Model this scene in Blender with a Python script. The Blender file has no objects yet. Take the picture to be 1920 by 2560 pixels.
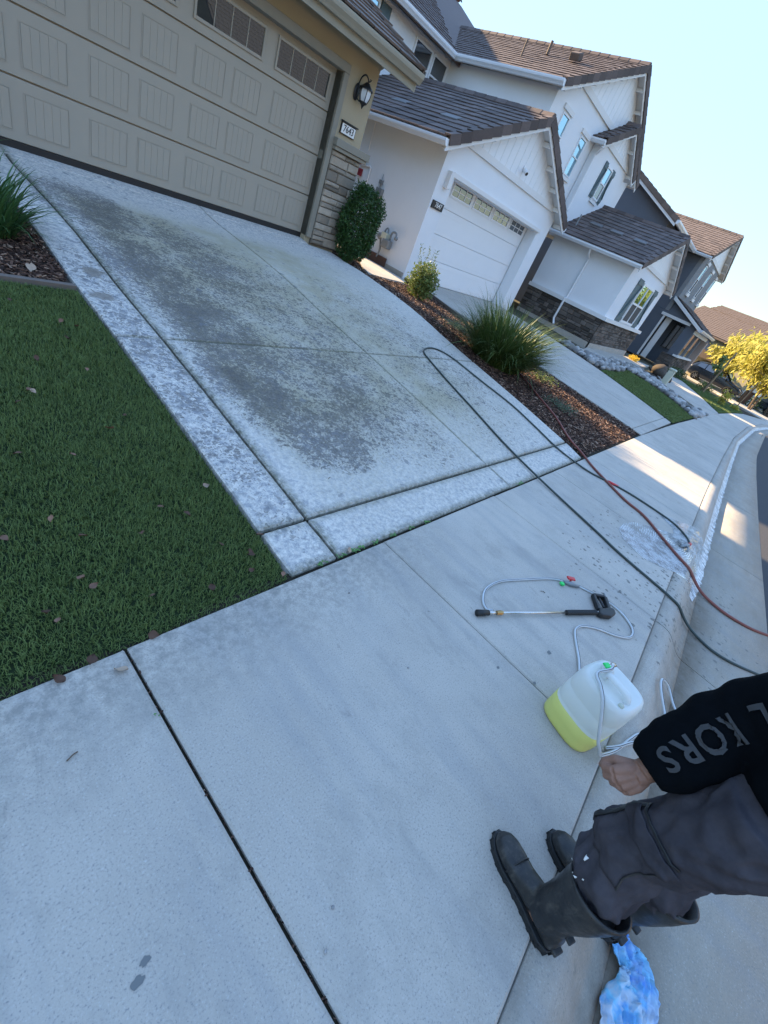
import bpy, bmesh, math, random
import numpy as np
from mathutils import Vector, Matrix, Euler, noise as mnoise
from mathutils.geometry import delaunay_2d_cdt
R = math.radians
random.seed(7); rng = np.random.default_rng(7)
scene = bpy.context.scene
col = scene.collection

# ------------------------------------------------------------------ camera, sky, sun, exposure
CAM = Vector((-6.1017, -7.7187, 1.0107))
yaw, pitch, roll, FPX = 1.0533, -0.5762, 0.4391, 1078.8
f = Vector((math.sin(yaw)*math.cos(pitch), math.cos(yaw)*math.cos(pitch), math.sin(pitch)))
rt = Vector((math.cos(yaw), -math.sin(yaw), 0)); up = rt.cross(f)
Rv = rt*math.cos(roll) + up*math.sin(roll); Uv = -rt*math.sin(roll) + up*math.cos(roll)
cd = bpy.data.cameras.new('camera'); cam = bpy.data.objects.new('camera', cd); col.objects.link(cam)
cam.matrix_world = Matrix(((Rv.x, Uv.x, -f.x, CAM.x), (Rv.y, Uv.y, -f.y, CAM.y), (Rv.z, Uv.z, -f.z, CAM.z), (0, 0, 0, 1)))
cd.sensor_fit = 'VERTICAL'; cd.sensor_height = 24; cd.lens = FPX/2560*24
cd.clip_start = 0.02; cd.clip_end = 600
scene.camera = cam
scene.render.resolution_x = 768; scene.render.resolution_y = 1024

SUN_EL, SUN_AZ = R(23.5), R(0.3)
world = bpy.data.worlds.new('World'); scene.world = world; world.use_nodes = True
nt = world.node_tree; nt.nodes.clear()
sky = nt.nodes.new('ShaderNodeTexSky'); sky.sky_type = 'NISHITA'; sky.sun_disc = False
sky.sun_elevation = SUN_EL; sky.sun_rotation = SUN_AZ; sky.altitude = 50; sky.air_density = 1.0; sky.dust_density = 0.0; sky.ozone_density = 1.0
bg = nt.nodes.new('ShaderNodeBackground'); bg.inputs[1].default_value = 0.15
wo = nt.nodes.new('ShaderNodeOutputWorld'); 
lum = nt.nodes.new('ShaderNodeRGBToBW'); nt.links.new(sky.outputs[0], lum.inputs[0])      # even, hazy-bright winter sky: soften the contrast of the whole dome
pw_ = nt.nodes.new('ShaderNodeMath'); pw_.operation = 'POWER'; pw_.inputs[1].default_value = -.88; nt.links.new(lum.outputs[0], pw_.inputs[0])
vs_ = nt.nodes.new('ShaderNodeVectorMath'); vs_.operation = 'SCALE'; nt.links.new(sky.outputs[0], vs_.inputs[0]); nt.links.new(pw_.outputs[0], vs_.inputs['Scale'])
nt.links.new(vs_.outputs[0], bg.inputs[0]); nt.links.new(bg.outputs[0], wo.inputs[0])
sl = bpy.data.lights.new('sun', 'SUN'); sl.energy = 3.0; sl.angle = R(0.53); sl.color = (1.0, 0.74, 0.44)
so = bpy.data.objects.new('sun', sl); col.objects.link(so)
sd = Vector((math.sin(SUN_AZ)*math.cos(SUN_EL), math.cos(SUN_AZ)*math.cos(SUN_EL), math.sin(SUN_EL)))
so.rotation_euler = (-sd).to_track_quat('-Z', 'Y').to_euler(); so.location = (0, 30, 20)
scene.view_settings.view_transform = 'Standard'; scene.view_settings.look = 'None'
scene.view_settings.gamma = 1; scene.view_settings.use_curve_mapping = False
scene.view_settings.exposure = 2.7

# ------------------------------------------------------------------ helpers
W = {}
def link(o): col.objects.link(o); return o
def tag(o, label=None, cat=None, group=None, kind=None):
    if label: o['label'] = label
    if cat: o['category'] = cat
    if group: o['group'] = group
    if kind: o['kind'] = kind
    return o
def empty(name, loc, label=None, cat=None, group=None, rz=0):
    o = link(bpy.data.objects.new(name, None)); o.empty_display_size = .1
    M = Matrix.Translation(Vector(loc)) @ Matrix.Rotation(rz, 4, 'Z')
    o.matrix_basis = M; W[o.name] = M
    return tag(o, label, cat, group)
def place(name, mesh, parent, M):
    o = link(bpy.data.objects.new(name, mesh))
    if parent is not None:
        o.parent = parent; o.matrix_basis = W[parent.name].inverted() @ M
    else: o.matrix_basis = M
    W[o.name] = M.copy()
    return o
def copy_tree(o, M):
    c = o.copy(); link(c); c.matrix_basis = M; W[c.name] = M
    def rec(src, dst):
        for ch in [x for x in bpy.data.objects if x.parent == src]:
            d = ch.copy(); link(d); d.parent = dst; W[d.name] = W[dst.name] @ d.matrix_basis; rec(ch, d)
    rec(o, c); return c

class MB:
    def __init__(s): s.v = []; s.f = []; s.m = []; s.n = 0
    def add(s, vs, fs, m=0):
        b = len(s.v); s.v.extend([tuple(a) for a in vs]); s.f.extend([tuple(i+b for i in q) for q in fs]); s.m.extend([m]*len(fs)); return s
    def box(s, x0, x1, y0, y1, z0, z1, m=0):
        return s.add([(x0,y0,z0),(x1,y0,z0),(x1,y1,z0),(x0,y1,z0),(x0,y0,z1),(x1,y0,z1),(x1,y1,z1),(x0,y1,z1)],
                     [(3,2,1,0),(4,5,6,7),(0,1,5,4),(1,2,6,5),(2,3,7,6),(3,0,4,7)], m)
    def obox(s, M, sx, sy, sz, m=0):
        vs = [M @ Vector((a*sx/2, b*sy/2, c*sz/2)) for c in (-1,1) for a,b in ((-1,-1),(1,-1),(1,1),(-1,1))]
        return s.add(vs, [(3,2,1,0),(4,5,6,7),(0,1,5,4),(1,2,6,5),(2,3,7,6),(3,0,4,7)], m)
    def bar(s, a, b, w, h, upv=(0,0,1), m=0):
        a, b = Vector(a), Vector(b); d = (b-a); L = d.length; d.normalize()
        u = Vector(upv); sd_ = d.cross(u); sd_.normalize(); u = sd_.cross(d)
        M = Matrix(((d.x,sd_.x,u.x,0),(d.y,sd_.y,u.y,0),(d.z,sd_.z,u.z,0),(0,0,0,1))); M.translation = (a+b)/2
        return s.obox(M, L, w, h, m)
    def prism(s, pts, ext, m=0):
        n = len(pts); e = Vector(ext); P = [Vector(p) for p in pts]
        nr = Vector((0,0,0))
        for i in range(n): nr += P[i].cross(P[(i+1)%n])
        if nr.dot(e) > 0: P = P[::-1]
        vs = P + [p+e for p in P]
        return s.add(vs, [tuple(range(n)), tuple(range(2*n-1, n-1, -1))] + [((i+1)%n, i, i+n, (i+1)%n+n) for i in range(n)], m)
    def rings(s, rings, cap0=True, cap1=True, closed=True, m=0):
        n = len(rings[0]); vs = [p for r in rings for p in r]; fs = []
        for i in range(len(rings)-1):
            for j in range(n if closed else n-1):
                a = i*n+j; b = i*n+(j+1)%n; fs.append((a, b, b+n, a+n))
        if cap0: fs.append(tuple(range(n-1,-1,-1)))
        if cap1: fs.append(tuple(range((len(rings)-1)*n, len(rings)*n)))
        return s.add(vs, fs, m)
    def tube(s, pts, r, n=8, m=0, caps=True):
        P = [Vector(p) for p in pts]; rr = r if isinstance(r, (list, tuple)) else [r]*len(P)
        rings = []; prev = None
        for i, p in enumerate(P):
            d = (P[min(i+1,len(P)-1)] - P[max(i-1,0)]); d.normalize()
            if prev is None:
                prev = d.orthogonal(); prev.normalize()
            u = prev - d*prev.dot(d); u.normalize(); prev = u; w = d.cross(u)
            rings.append([p + (u*math.cos(2*math.pi*k/n) + w*math.sin(2*math.pi*k/n))*rr[i] for k in range(n)])
        return s.rings(rings, caps, caps, m=m)
    def lathe(s, prof, M=Matrix(), n=16, m=0):
        rings = [[M @ Vector((r*math.cos(2*math.pi*k/n), r*math.sin(2*math.pi*k/n), z)) for k in range(n)] for r, z in prof]
        return s.rings(rings, m=m)
    def mesh(s, name, mats, smooth=False, org=Vector((0,0,0))):
        me = bpy.data.meshes.new(name)
        me.from_pydata([(a[0]-org[0], a[1]-org[1], a[2]-org[2]) for a in s.v], [], s.f)
        if not isinstance(mats, (list, tuple)): mats = [mats]
        for mm in mats: me.materials.append(mm)
        me.polygons.foreach_set('material_index', s.m)
        if smooth: me.polygons.foreach_set('use_smooth', [True]*len(s.f))
        me.update(); return me
    def build(s, name, mats, parent=None, smooth=False, bevel=0, label=None):
        A = np.array(s.v); lo, hi = A.min(0), A.max(0)
        org = Vector(((lo[0]+hi[0])/2, (lo[1]+hi[1])/2, lo[2]))
        o = place(name, s.mesh(name, mats, smooth, org), parent, Matrix.Translation(org))
        if bevel:
            b = o.modifiers.new('bevel', 'BEVEL'); b.width = bevel; b.segments = 2; b.limit_method = 'ANGLE'
        if label: o['label'] = label
        return o

def spline(pts, n=8):
    P = [Vector(p) for p in pts]; out = []
    for i in range(len(P)-1):
        p0, p1, p2, p3 = P[max(i-1,0)], P[i], P[i+1], P[min(i+2,len(P)-1)]
        for k in range(n):
            t = k/n
            out.append(.5*((2*p1)+(p2-p0)*t+(2*p0-5*p1+4*p2-p3)*t*t+(3*p1-p0-3*p2+p3)*t**3))
    out.append(P[-1]); return out

# ------------------------------------------------------------------ materials
def nn(t, typ, **kw):
    n = t.nodes.new(typ)
    for k, v in kw.items(): setattr(n, k, v)
    return n
def base_mat(name, rough=.8, spec=.3):
    m = bpy.data.materials.new(name); m.use_nodes = True; t = m.node_tree
    b = t.nodes['Principled BSDF']; b.inputs['Roughness'].default_value = rough; b.inputs['Specular IOR Level'].default_value = spec
    return m, t, b
def ramp(t, src, stops):
    r = nn(t, 'ShaderNodeValToRGB')
    while len(r.color_ramp.elements) < len(stops): r.color_ramp.elements.new(.5)
    for e, (p, c) in zip(r.color_ramp.elements, stops):
        e.position = p; e.color = (c, c, c, 1) if isinstance(c, (int, float)) else (*c, 1)
    t.links.new(src, r.inputs[0]); return r.outputs[0]
def mixc(t, fac, a, b, mode='MIX'):
    n = nn(t, 'ShaderNodeMix', data_type='RGBA', blend_type=mode)
    for sock, v in ((n.inputs[0], fac), (n.inputs[6], a), (n.inputs[7], b)):
        if isinstance(v, (int, float)): sock.default_value = v
        elif isinstance(v, tuple): sock.default_value = (*v, 1)
        else: t.links.new(v, sock)
    return n.outputs[2]
def math_(t, op, a, b=None, c=None, clamp=False):
    n = nn(t, 'ShaderNodeMath', operation=op); n.use_clamp = clamp
    for i, v in enumerate((a, b, c)):
        if v is None: continue
        if isinstance(v, (int, float)): n.inputs[i].default_value = v
        else: t.links.new(v, n.inputs[i])
    return n.outputs[0]
def noise(t, vec, scale, detail=4, rough=.6, dist=0):
    n = nn(t, 'ShaderNodeTexNoise'); n.inputs['Scale'].default_value = scale; n.inputs['Detail'].default_value = detail
    n.inputs['Roughness'].default_value = rough; n.inputs['Distortion'].default_value = dist
    if vec is not None: t.links.new(vec, n.inputs['Vector'])
    return n.outputs['Fac']
def pos(t, sc=(1,1,1), rot=(0,0,0)):
    g = nn(t, 'ShaderNodeNewGeometry')
    if sc == (1,1,1) and rot == (0,0,0): return g.outputs['Position']
    m = nn(t, 'ShaderNodeMapping'); m.inputs['Scale'].default_value = sc; m.inputs['Rotation'].default_value = rot
    t.links.new(g.outputs['Position'], m.inputs['Vector']); return m.outputs[0]
def objc(t):
    return nn(t, 'ShaderNodeTexCoord').outputs['Object']
def bump(t, b, h, strength=.3, dist=.01):
    n = nn(t, 'ShaderNodeBump'); n.inputs['Strength'].default_value = strength; n.inputs['Distance'].default_value = dist
    t.links.new(h, n.inputs['Height']); t.links.new(n.outputs[0], b.inputs['Normal'])
def mix_sh(m, t, fac, a, b):
    n = nn(t, 'ShaderNodeMixShader')
    if isinstance(fac, (int, float)): n.inputs[0].default_value = fac
    else: t.links.new(fac, n.inputs[0])
    t.links.new(a, n.inputs[1]); t.links.new(b, n.inputs[2])
    t.links.new(n.outputs[0], t.nodes['Material Output'].inputs[0]); return n
def simple(name, c, rough=.6, spec=.4, var=.12, scale=6, bmp=0, bscale=200, metal=0, rnd=0):
    m, t, b = base_mat(name, rough, spec)
    g = pos(t)
    fac = noise(t, g, scale, 5, .65)
    c1 = tuple(x*(1-var) for x in c); c2 = tuple(min(1, x*(1+var)) for x in c)
    out = mixc(t, fac, c1, c2)
    if rnd:
        oi = nn(t, 'ShaderNodeObjectInfo')
        v = math_(t, 'MULTIPLY_ADD', oi.outputs['Random'], 2*rnd, 1-rnd)
        hsv = nn(t, 'ShaderNodeHueSaturation'); t.links.new(out, hsv.inputs['Color']); t.links.new(v, hsv.inputs['Value']); out = hsv.outputs[0]
    t.links.new(out, b.inputs['Base Color']); b.inputs['Metallic'].default_value = metal
    if bmp: bump(t, b, noise(t, g, bscale, 3, .6), bmp, .004)
    return m
def stucco(name, c, var=.06):
    m, t, b = base_mat(name, .9, .15); g = pos(t)
    big = noise(t, g, 1.3, 4, .6); fine = noise(t, g, 60, 4, .7)
    o = mixc(t, big, tuple(x*(1-var) for x in c), tuple(min(1,x*(1+var)) for x in c))
    o = mixc(t, ramp(t, fine, [(.3,.0),(.7,1.0)]), tuple(x*.8 for x in c), o) if False else mixc(t, .25, o, mixc(t, fine, tuple(x*.75 for x in c), tuple(min(1,x*1.2) for x in c)))
    t.links.new(o, b.inputs['Base Color']); bump(t, b, noise(t, g, 75, 5, .7), .5, .006)
    return m

def concrete(name, kind):
    m, t, b = base_mat(name, .88, .25); P = pos(t)
    fine = noise(t, P, 330, 2, .6); spk = noise(t, P, 140, 3, .7); med = noise(t, P, 7, 6, .65); big = noise(t, P, .9, 4, .6)
    broom = noise(t, pos(t, (90, 3, 3)) if kind != 'drive' else pos(t, (4, 110, 4)), 1.0, 3, .6)
    sep = nn(t, 'ShaderNodeSeparateXYZ'); t.links.new(P, sep.inputs[0]); X, Y = sep.outputs[0], sep.outputs[1]
    if kind in ('walk', 'kerb', 'plain', 'gutter'):
        c0, c1 = {'walk': ((.43,.39,.335),(.52,.475,.41)), 'kerb': ((.39,.35,.295),(.46,.42,.36)), 'plain': ((.43,.39,.335),(.50,.46,.40)), 'gutter': ((.31,.275,.225),(.395,.355,.295))}[kind]
        o = mixc(t, med, c0, c1)
        o = mixc(t, ramp(t, big, [(.38,0),(.62,.5)]), o, tuple(x*.82 for x in c0))
        o = mixc(t, ramp(t, spk, [(.30,.75),(.45,0)]), o, (.17,.18,.19))
        o = mixc(t, ramp(t, spk, [(.58,0),(.75,.55)]), o, (.60,.60,.58))
        st = noise(t, pos(t, (9, 1.2, 1)), 1.0, 5, .6)
        o = mixc(t, ramp(t, st, [(.45,0),(.7,.28)]), o, (.22,.24,.26))
        dirt = noise(t, pos(t,(3.6,2.2,1)), 1., 7, .74)
        o = mixc(t, ramp(t, dirt, [(.50,0),(.68,.42)]), o, (.25,.24,.215))
        sm_ = noise(t, pos(t,(14,5,1)), 1., 5, .7, .6)
        o = mixc(t, math_(t,'MULTIPLY',ramp(t, sm_, [(.60,0),(.70,.55)]),ramp(t, noise(t, P, 1.1, 2, .5), [(.5,0),(.6,1)])), o, (.20,.195,.18))
        if kind == 'walk':
            # pale mineral bloom and grime along the lawn edge
            edge = math_(t, 'MULTIPLY_ADD', Y, 2.3, 16.3, True)
            rot_ = noise(t, P, 22, 6, .75)
            e2 = math_(t, 'MULTIPLY', edge, ramp(t, rot_, [(.42,0),(.6,1)]))
            lft = math_(t, 'MULTIPLY_ADD', X, -.8, -2.6, True)
            o = mixc(t, math_(t, 'MULTIPLY', math_(t, 'MULTIPLY', e2, lft), .75), o, (.20,.195,.175))
            pass
        vo = nn(t, 'ShaderNodeTexVoronoi'); vo.inputs['Scale'].default_value = 21; t.links.new(mixc(t, .03, P, nn_color(t, P, 40), 'ADD'), vo.inputs['Vector'])
        sc_ = nn(t, 'ShaderNodeSeparateColor'); t.links.new(vo.outputs['Color'], sc_.inputs[0])
        dx = math_(t, 'ADD', X, 1.55); dy = math_(t, 'ADD', Y, 8.15)
        d2 = math_(t, 'SQRT', math_(t, 'ADD', math_(t, 'MULTIPLY', math_(t,'MULTIPLY',dx,dx), .4), math_(t, 'MULTIPLY', dy, dy)))
        near = ramp(t, d2, [(.2,1.0),(1.1,.16),(1.9,.01)])
        drop_ = math_(t,'MULTIPLY', math_(t,'MULTIPLY',math_(t,'SUBTRACT',near,sc_.outputs[0]),9.0,None,True), ramp(t, math_(t,'ADD',vo.outputs['Distance'],math_(t,'MULTIPLY',sc_.outputs[1],.3)), [(.36,1),(.44,0)]))
        o = mixc(t, math_(t, 'MULTIPLY', drop_, .85), o, (.15,.145,.13))
        if kind in ('kerb', 'gutter'):
            o = mixc(t, ramp(t, noise(t, pos(t,(1,5,5)), 2, 5, .7), [(.45,0),(.75,.45)]), o, (.24,.20,.15))
            cr = math_(t, 'ABSOLUTE', math_(t, 'ADD', math_(t, 'SUBTRACT', Y, math_(t, 'MULTIPLY', X, .029)), 8.535))
            cr = math_(t, 'MULTIPLY', ramp(t, cr, [(.03,1),(.22,0)]), ramp(t, noise(t, P, 9, 5, .7), [(.25,.35),(.6,1)]))
            cr = math_(t, 'MULTIPLY', cr, math_(t, 'MULTIPLY_ADD', X, -1.5, -.9, True))
            o = mixc(t, math_(t, 'MULTIPLY', cr, .8), o, (.16,.13,.095))
    else:
        bright = mixc(t, med, (.47,.43,.38), (.70,.65,.585))
        olive = mixc(t, med, (.325,.29,.195), (.43,.39,.28))
        left = math_(t, 'MULTIPLY_ADD', X, 3.3, 14.6, True)            # 0 on the edge strip, 1 inside the slab
        back = math_(t, 'MULTIPLY_ADD', Y, -1.3, -.7, True)           # 0 near the door
        front = math_(t, 'MULTIPLY_ADD', Y, .75, 4.9, True)             # 0 near the pavement
        rightf = math_(t, 'MULTIPLY_ADD', X, -.55, .25, True)
        blot = noise(t, P, 2.2, 5, .6)
        a = math_(t, 'MULTIPLY', math_(t, 'MULTIPLY', left, back), math_(t, 'MULTIPLY_ADD', front, .75, .25, True))
        a = math_(t, 'MULTIPLY', a, ramp(t, blot, [(.25,.65),(.6,1)]))
        a = math_(t, 'MULTIPLY', a, math_(t, 'MULTIPLY_ADD', rightf, .55, .45, True))
        o = mixc(t, a, bright, olive)
        # dark mildew: clumped blotches in a band down the left part of the slab
        def blob(cx, cy, rx, ry, k):
            ex = math_(t,'MULTIPLY',math_(t,'SUBTRACT',X,cx),1/rx); ey = math_(t,'MULTIPLY',math_(t,'SUBTRACT',Y,cy),1/ry)
            q = math_(t,'SUBTRACT',1.0,math_(t,'ADD',math_(t,'MULTIPLY',ex,ex),math_(t,'MULTIPLY',ey,ey)),None,True); return math_(t,'MULTIPLY',q,k)
        dk = blob(-4.0,-1.55,.62,.95,.8)
        for q in ((-4.0,-2.9,.55,1.1,.85),(-3.85,-3.7,.6,.9,.85),(-3.85,-4.3,.55,.8,.85),(-4.0,-4.9,.42,.85,1.0),(-3.72,-5.5,.55,.55,.9),(-3.2,-2.6,.8,1.5,.55),(-3.1,-4.9,.8,1.2,.5),(-2.6,-4.0,.9,2.6,.33),(-.9,-4.2,1.6,2.6,.22),(-4.6,-4.5,.3,2.4,.34)): dk = math_(t,'MAXIMUM',dk,blob(*q))
        big2 = ramp(t, noise(t, P, 2.6, 5, .65), [(.30,.25),(.60,1.1)])
        dens = math_(t,'MULTIPLY_ADD', math_(t,'MULTIPLY',dk,big2), .95, .012)
        warp = mixc(t, .035, P, nn_color(t, P, 17), 'ADD')
        fl = None
        for sc, kk in ((30,.9),(62,.9),(120,.8)):
            vo = nn(t, 'ShaderNodeTexVoronoi'); vo.inputs['Scale'].default_value = sc; t.links.new(warp, vo.inputs['Vector'])
            sc_ = nn(t, 'ShaderNodeSeparateColor'); t.links.new(vo.outputs['Color'], sc_.inputs[0])
            q = math_(t,'MULTIPLY',math_(t,'MULTIPLY',math_(t,'SUBTRACT',dens,sc_.outputs[0]),9.0,None,True),kk)
            q = math_(t,'MULTIPLY',q,ramp(t, noise(t, P, sc*1.7, 3, .7), [(.3,.35),(.6,1)]))
            fl = q if fl is None else math_(t,'MAXIMUM',fl,q)
        core = math_(t,'MULTIPLY',math_(t,'MULTIPLY',dk,big2), ramp(t, noise(t, P, 6, 6, .75), [(.35,.1),(.62,.75)]), None, True)
        # pale bleached skin between the flecks near the front and left margins
        bl = math_(t,'MULTIPLY', math_(t,'SUBTRACT',1.0,a,None,True), ramp(t, noise(t, P, 38, 6, .8), [(.42,0),(.56,1)]))
        o = mixc(t, bl, o, (.67,.63,.56))
        o = mixc(t, core, o, (.16,.14,.12))
        o = mixc(t, math_(t, 'MULTIPLY', fl, .9), o, (.052,.046,.042))
        # sparse leaf-shaped stains over the rest
        vo = nn(t, 'ShaderNodeTexVoronoi'); vo.inputs['Scale'].default_value = 5.5; vo.inputs['Randomness'].default_value = 1
        wob = nn(t, 'ShaderNodeMixRGB') if False else None
        t.links.new(mixc(t, .06, P, nn_color(t, P, 25)), vo.inputs['Vector'])
        st = ramp(t, vo.outputs['Distance'], [(.13,1),(.2,0)])
        st = math_(t, 'MULTIPLY', st, ramp(t, noise(t, P, 9, 2, .5), [(.44,0),(.53,1)]))
        o = mixc(t, math_(t, 'MULTIPLY', st, .62), o, (.15,.155,.16))
        # grey bloom mottling of the bleached edge strip
        gm = ramp(t, noise(t, P, 24, 8, .82), [(.44,0),(.60,.75)])
        o = mixc(t, math_(t, 'MULTIPLY', gm, math_(t, 'SUBTRACT', 1.0, math_(t,'MULTIPLY',a,.8), None, True)), o, (.22,.235,.26))
        # moss and algae along the joints
        def near_line(C, v, w): return math_(t, 'SUBTRACT', 1.0, math_(t, 'MULTIPLY', math_(t, 'ABSOLUTE', math_(t, 'SUBTRACT', C, v)), 1/w), None, True)
        ms = near_line(X, -4.42, .075)
        for (C, v, w) in ((Y,-6.275,.07),(Y,-6.6,.06),(X,-2.01,.03),(Y,-4.24,.03)): ms = math_(t, 'MAXIMUM', ms, near_line(C, v, w))
        ms = math_(t, 'MULTIPLY', ms, ramp(t, noise(t, P, 30, 5, .7), [(.3,.15),(.6,1)]))
        o = mixc(t, math_(t, 'MULTIPLY', ms, .85, None, True), o, (.115,.115,.07))
        # two sandy spalls on the edge strip
        for (px, py, rx, ry) in ((-4.56,-3.2,.085,.1),(-4.64,-3.63,.11,.07)):
            ex = math_(t,'DIVIDE',math_(t,'SUBTRACT',X,px),rx); ey = math_(t,'DIVIDE',math_(t,'SUBTRACT',Y,py),ry)
            dd = math_(t,'SQRT',math_(t,'ADD',math_(t,'MULTIPLY',ex,ex),math_(t,'MULTIPLY',ey,ey)))
            dd = math_(t,'ADD',dd,math_(t,'MULTIPLY_ADD',noise(t,P,24,5,.75),2.4,-1.2))
            o = mixc(t, ramp(t, dd, [(.75,.8),(1.0,0)]), o, (.19,.165,.135))
        o = mixc(t, ramp(t, spk, [(.33,.35),(.45,0)]), o, (.2,.2,.2))
    t.links.new(o, b.inputs['Base Color'])
    h = math_(t, 'ADD', math_(t, 'MULTIPLY', fine, .6), math_(t, 'ADD', math_(t, 'MULTIPLY', broom, .5), math_(t,'MULTIPLY',spk,.5)))
    bump(t, b, h, .35, .004)
    return m
def nn_color(t, vec, scale):
    n = nn(t, 'ShaderNodeTexNoise'); n.inputs['Scale'].default_value = scale; t.links.new(vec, n.inputs['Vector']); return n.outputs['Color']

def glass_mat(name, tint=(.02,.025,.03), refl=.35, tintg=(.9,.95,1,1)):
    m, t, b = base_mat(name, .05, .6); b.inputs['Base Color'].default_value = (*tint, 1)
    gl = nn(t, 'ShaderNodeBsdfGlossy'); gl.inputs['Roughness'].default_value = .01; gl.inputs['Color'].default_value = tintg
    fr = nn(t, 'ShaderNodeFresnel'); fr.inputs['IOR'].default_value = 1.6
    mix_sh(m, t, math_(t, 'MULTIPLY_ADD', fr.outputs[0], .9, refl, True), b.outputs[0], gl.outputs[0]); return m
def leaf_mat(name, c1, c2, rough=.5, trans=.25, scale=9, dry=0):
    m, t, b = base_mat(name, rough, .35); P = pos(t)
    g = nn(t, 'ShaderNodeNewGeometry')
    o = mixc(t, ramp(t, noise(t, P, scale, 4, .7), [(.3,0),(.7,1)]), c1, c2)
    o = mixc(t, math_(t, 'MULTIPLY', g.outputs['Random Per Island'], .55), o, tuple(x*1.9 for x in c2))
    t.links.new(o, b.inputs['Base Color'])
    if dry:
        o = mixc(t, ramp(t, g.outputs['Random Per Island'], [(1-dry-.02,0),(1-dry,1)]), o, (.22,.19,.10))
        o = mixc(t, math_(t,'MULTIPLY',ramp(t, noise(t, P, 2.2, 4, .6), [(.5,0),(.7,.5)]),g.outputs['Random Per Island']), o, (.15,.14,.06))
    tr = nn(t, 'ShaderNodeBsdfTranslucent'); t.links.new(o, tr.inputs[0]); mix_sh(m, t, trans, b.outputs[0], tr.outputs[0]); return m

M = {}
M['walk'] = concrete('pavement concrete', 'walk'); M['kerb'] = concrete('kerb concrete', 'kerb'); M['gutter'] = concrete('gutter concrete', 'gutter')
M['drive'] = concrete('stained driveway concrete', 'drive'); M['plain'] = concrete('plain concrete', 'plain')
M['asphalt'] = simple('asphalt', (.055,.055,.058), .9, .25, .3, 60, .6, 180)
M['soil'] = simple('soil', (.05,.038,.03), .95, .1, .4, 25, .8, 60)
M['filler'] = simple('joint dirt', (.03,.027,.02), .95, .1, .5, 30, .5, 90)
M['terrain'] = simple('terrain', (.09,.085,.06), .95, .1, .3, 2)
M['tan'] = stucco('tan stucco', (.40,.34,.235)); M['white_st'] = stucco('white stucco', (.76,.78,.80)); M['grey_st'] = stucco('slate grey stucco', (.125,.14,.165), .14)
M['grey_lt'] = stucco('pale grey stucco', (.24,.245,.25)); M['beige_st'] = stucco('beige stucco', (.42,.37,.26)); M['pink_st'] = stucco('pinkish stucco', (.42,.33,.28))
M['taupe'] = simple('taupe paint', (.345,.312,.255), .5, .35, .04, 3, .12, 240)
M['taupe_tr'] = simple('taupe trim', (.255,.235,.19), .75, .25, .06, 5, .3, 120)
M['white'] = simple('white paint', (.76,.77,.78), .45, .4, .03, 4, .05, 150)
M['white_tr'] = simple('white trim', (.72,.715,.70), .6, .3, .05, 5)
M['gutter_w'] = simple('white gutter metal', (.75,.78,.82), .3, .5, .04, 4)
M['eave_t'] = simple('tan eave board', (.31,.29,.23), .55, .35, .08, 6)
M['tile'] = simple('dark roof tile', (.105,.080,.072), .75, .3, .25, 14, .3, 90, rnd=.28)
M['slate'] = simple('slate roof tile', (.035,.040,.048), .75, .3, .25, 10, .3, 90, rnd=.25)
M['tile_b'] = simple('brown roof tile', (.14,.105,.085), .75, .3, .25, 10, .3, 90, rnd=.25)
M['stone_t'] = simple('tan ledge stone', (.31,.265,.21), .85, .2, .35, 12, .7, 45, rnd=.42)
M['stone_d'] = simple('dark brown ledge stone', (.115,.098,.085), .85, .2, .4, 12, .7, 45, rnd=.5)
M['mortar'] = simple('mortar', (.14,.125,.11), .95, .1, .2, 20)
M['mortar_d'] = simple('dark mortar', (.05,.045,.04), .95, .1, .2, 20)
M['shutter'] = simple('teal shutter paint', (.10,.145,.16), .6, .35, .1, 8)
M['glass'] = glass_mat('window glass', (.02,.02,.022), .06); M['glass_b'] = glass_mat('sky reflecting glass', (.04,.06,.07), .5, (.55,.82,.95,1)); M['glass_m'] = glass_mat('garage glass', (.02,.022,.025), .10); M['screen'] = simple('window screen', (.11,.105,.10), .8, .1, .08, 20)
M['blind'] = simple('blind', (.42,.42,.40), .7, .2, .05, 5)
M['black'] = simple('black metal', (.012,.012,.014), .45, .5, .2, 20)
M['lampglass'] = simple('frosted lamp glass', (.62,.65,.68), .35, .5, .04, 10)
M['numplate'] = simple('plate face', (.74,.74,.72), .5, .3, .02, 10); M['digit_b'] = simple('black digits', (.015,.015,.015), .5, .4, .05, 10); M['digit_w'] = simple('white digits', (.75,.75,.72), .5, .4, .05, 10)
M['plate_d'] = simple('dark plate', (.04,.038,.036), .6, .3, .1, 20)
M['steel'] = simple('galvanised grey', (.22,.24,.25), .5, .5, .15, 15, metal=.3); M['vent'] = simple('roof vent metal', (.13,.125,.125), .6, .4, .1, 15); M['chrome'] = simple('stainless tube', (.62,.60,.56), .25, .6, .1, 40, metal=.95)
M['brass'] = simple('brass', (.42,.28,.12), .35, .5, .15, 40, metal=.9)
M['red'] = simple('red plastic', (.55,.03,.035), .4, .5, .08, 20); M['redbox'] = simple('red painted metal', (.22,.02,.03), .5, .4, .08, 20); M['green_p'] = simple('bright green plastic', (.02,.62,.13), .4, .5, .05, 20)
M['rubber'] = simple('black rubber', (.016,.017,.018), .5, .4, .3, 20, .1, 60)
M['hose_g'] = simple('dark green hose', (.035,.05,.047), .45, .4, .2, 20); M['hose_r'] = simple('brick red hose', (.20,.06,.045), .5, .4, .2, 20)
M['bark'] = simple('bark', (.13,.10,.075), .9, .1, .35, 18, .8, 40); M['stake'] = simple('stake wood', (.30,.22,.14), .85, .1, .2, 12)
M['util'] = simple('pale utility plastic', (.50,.52,.42), .6, .3, .05, 5)
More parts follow.
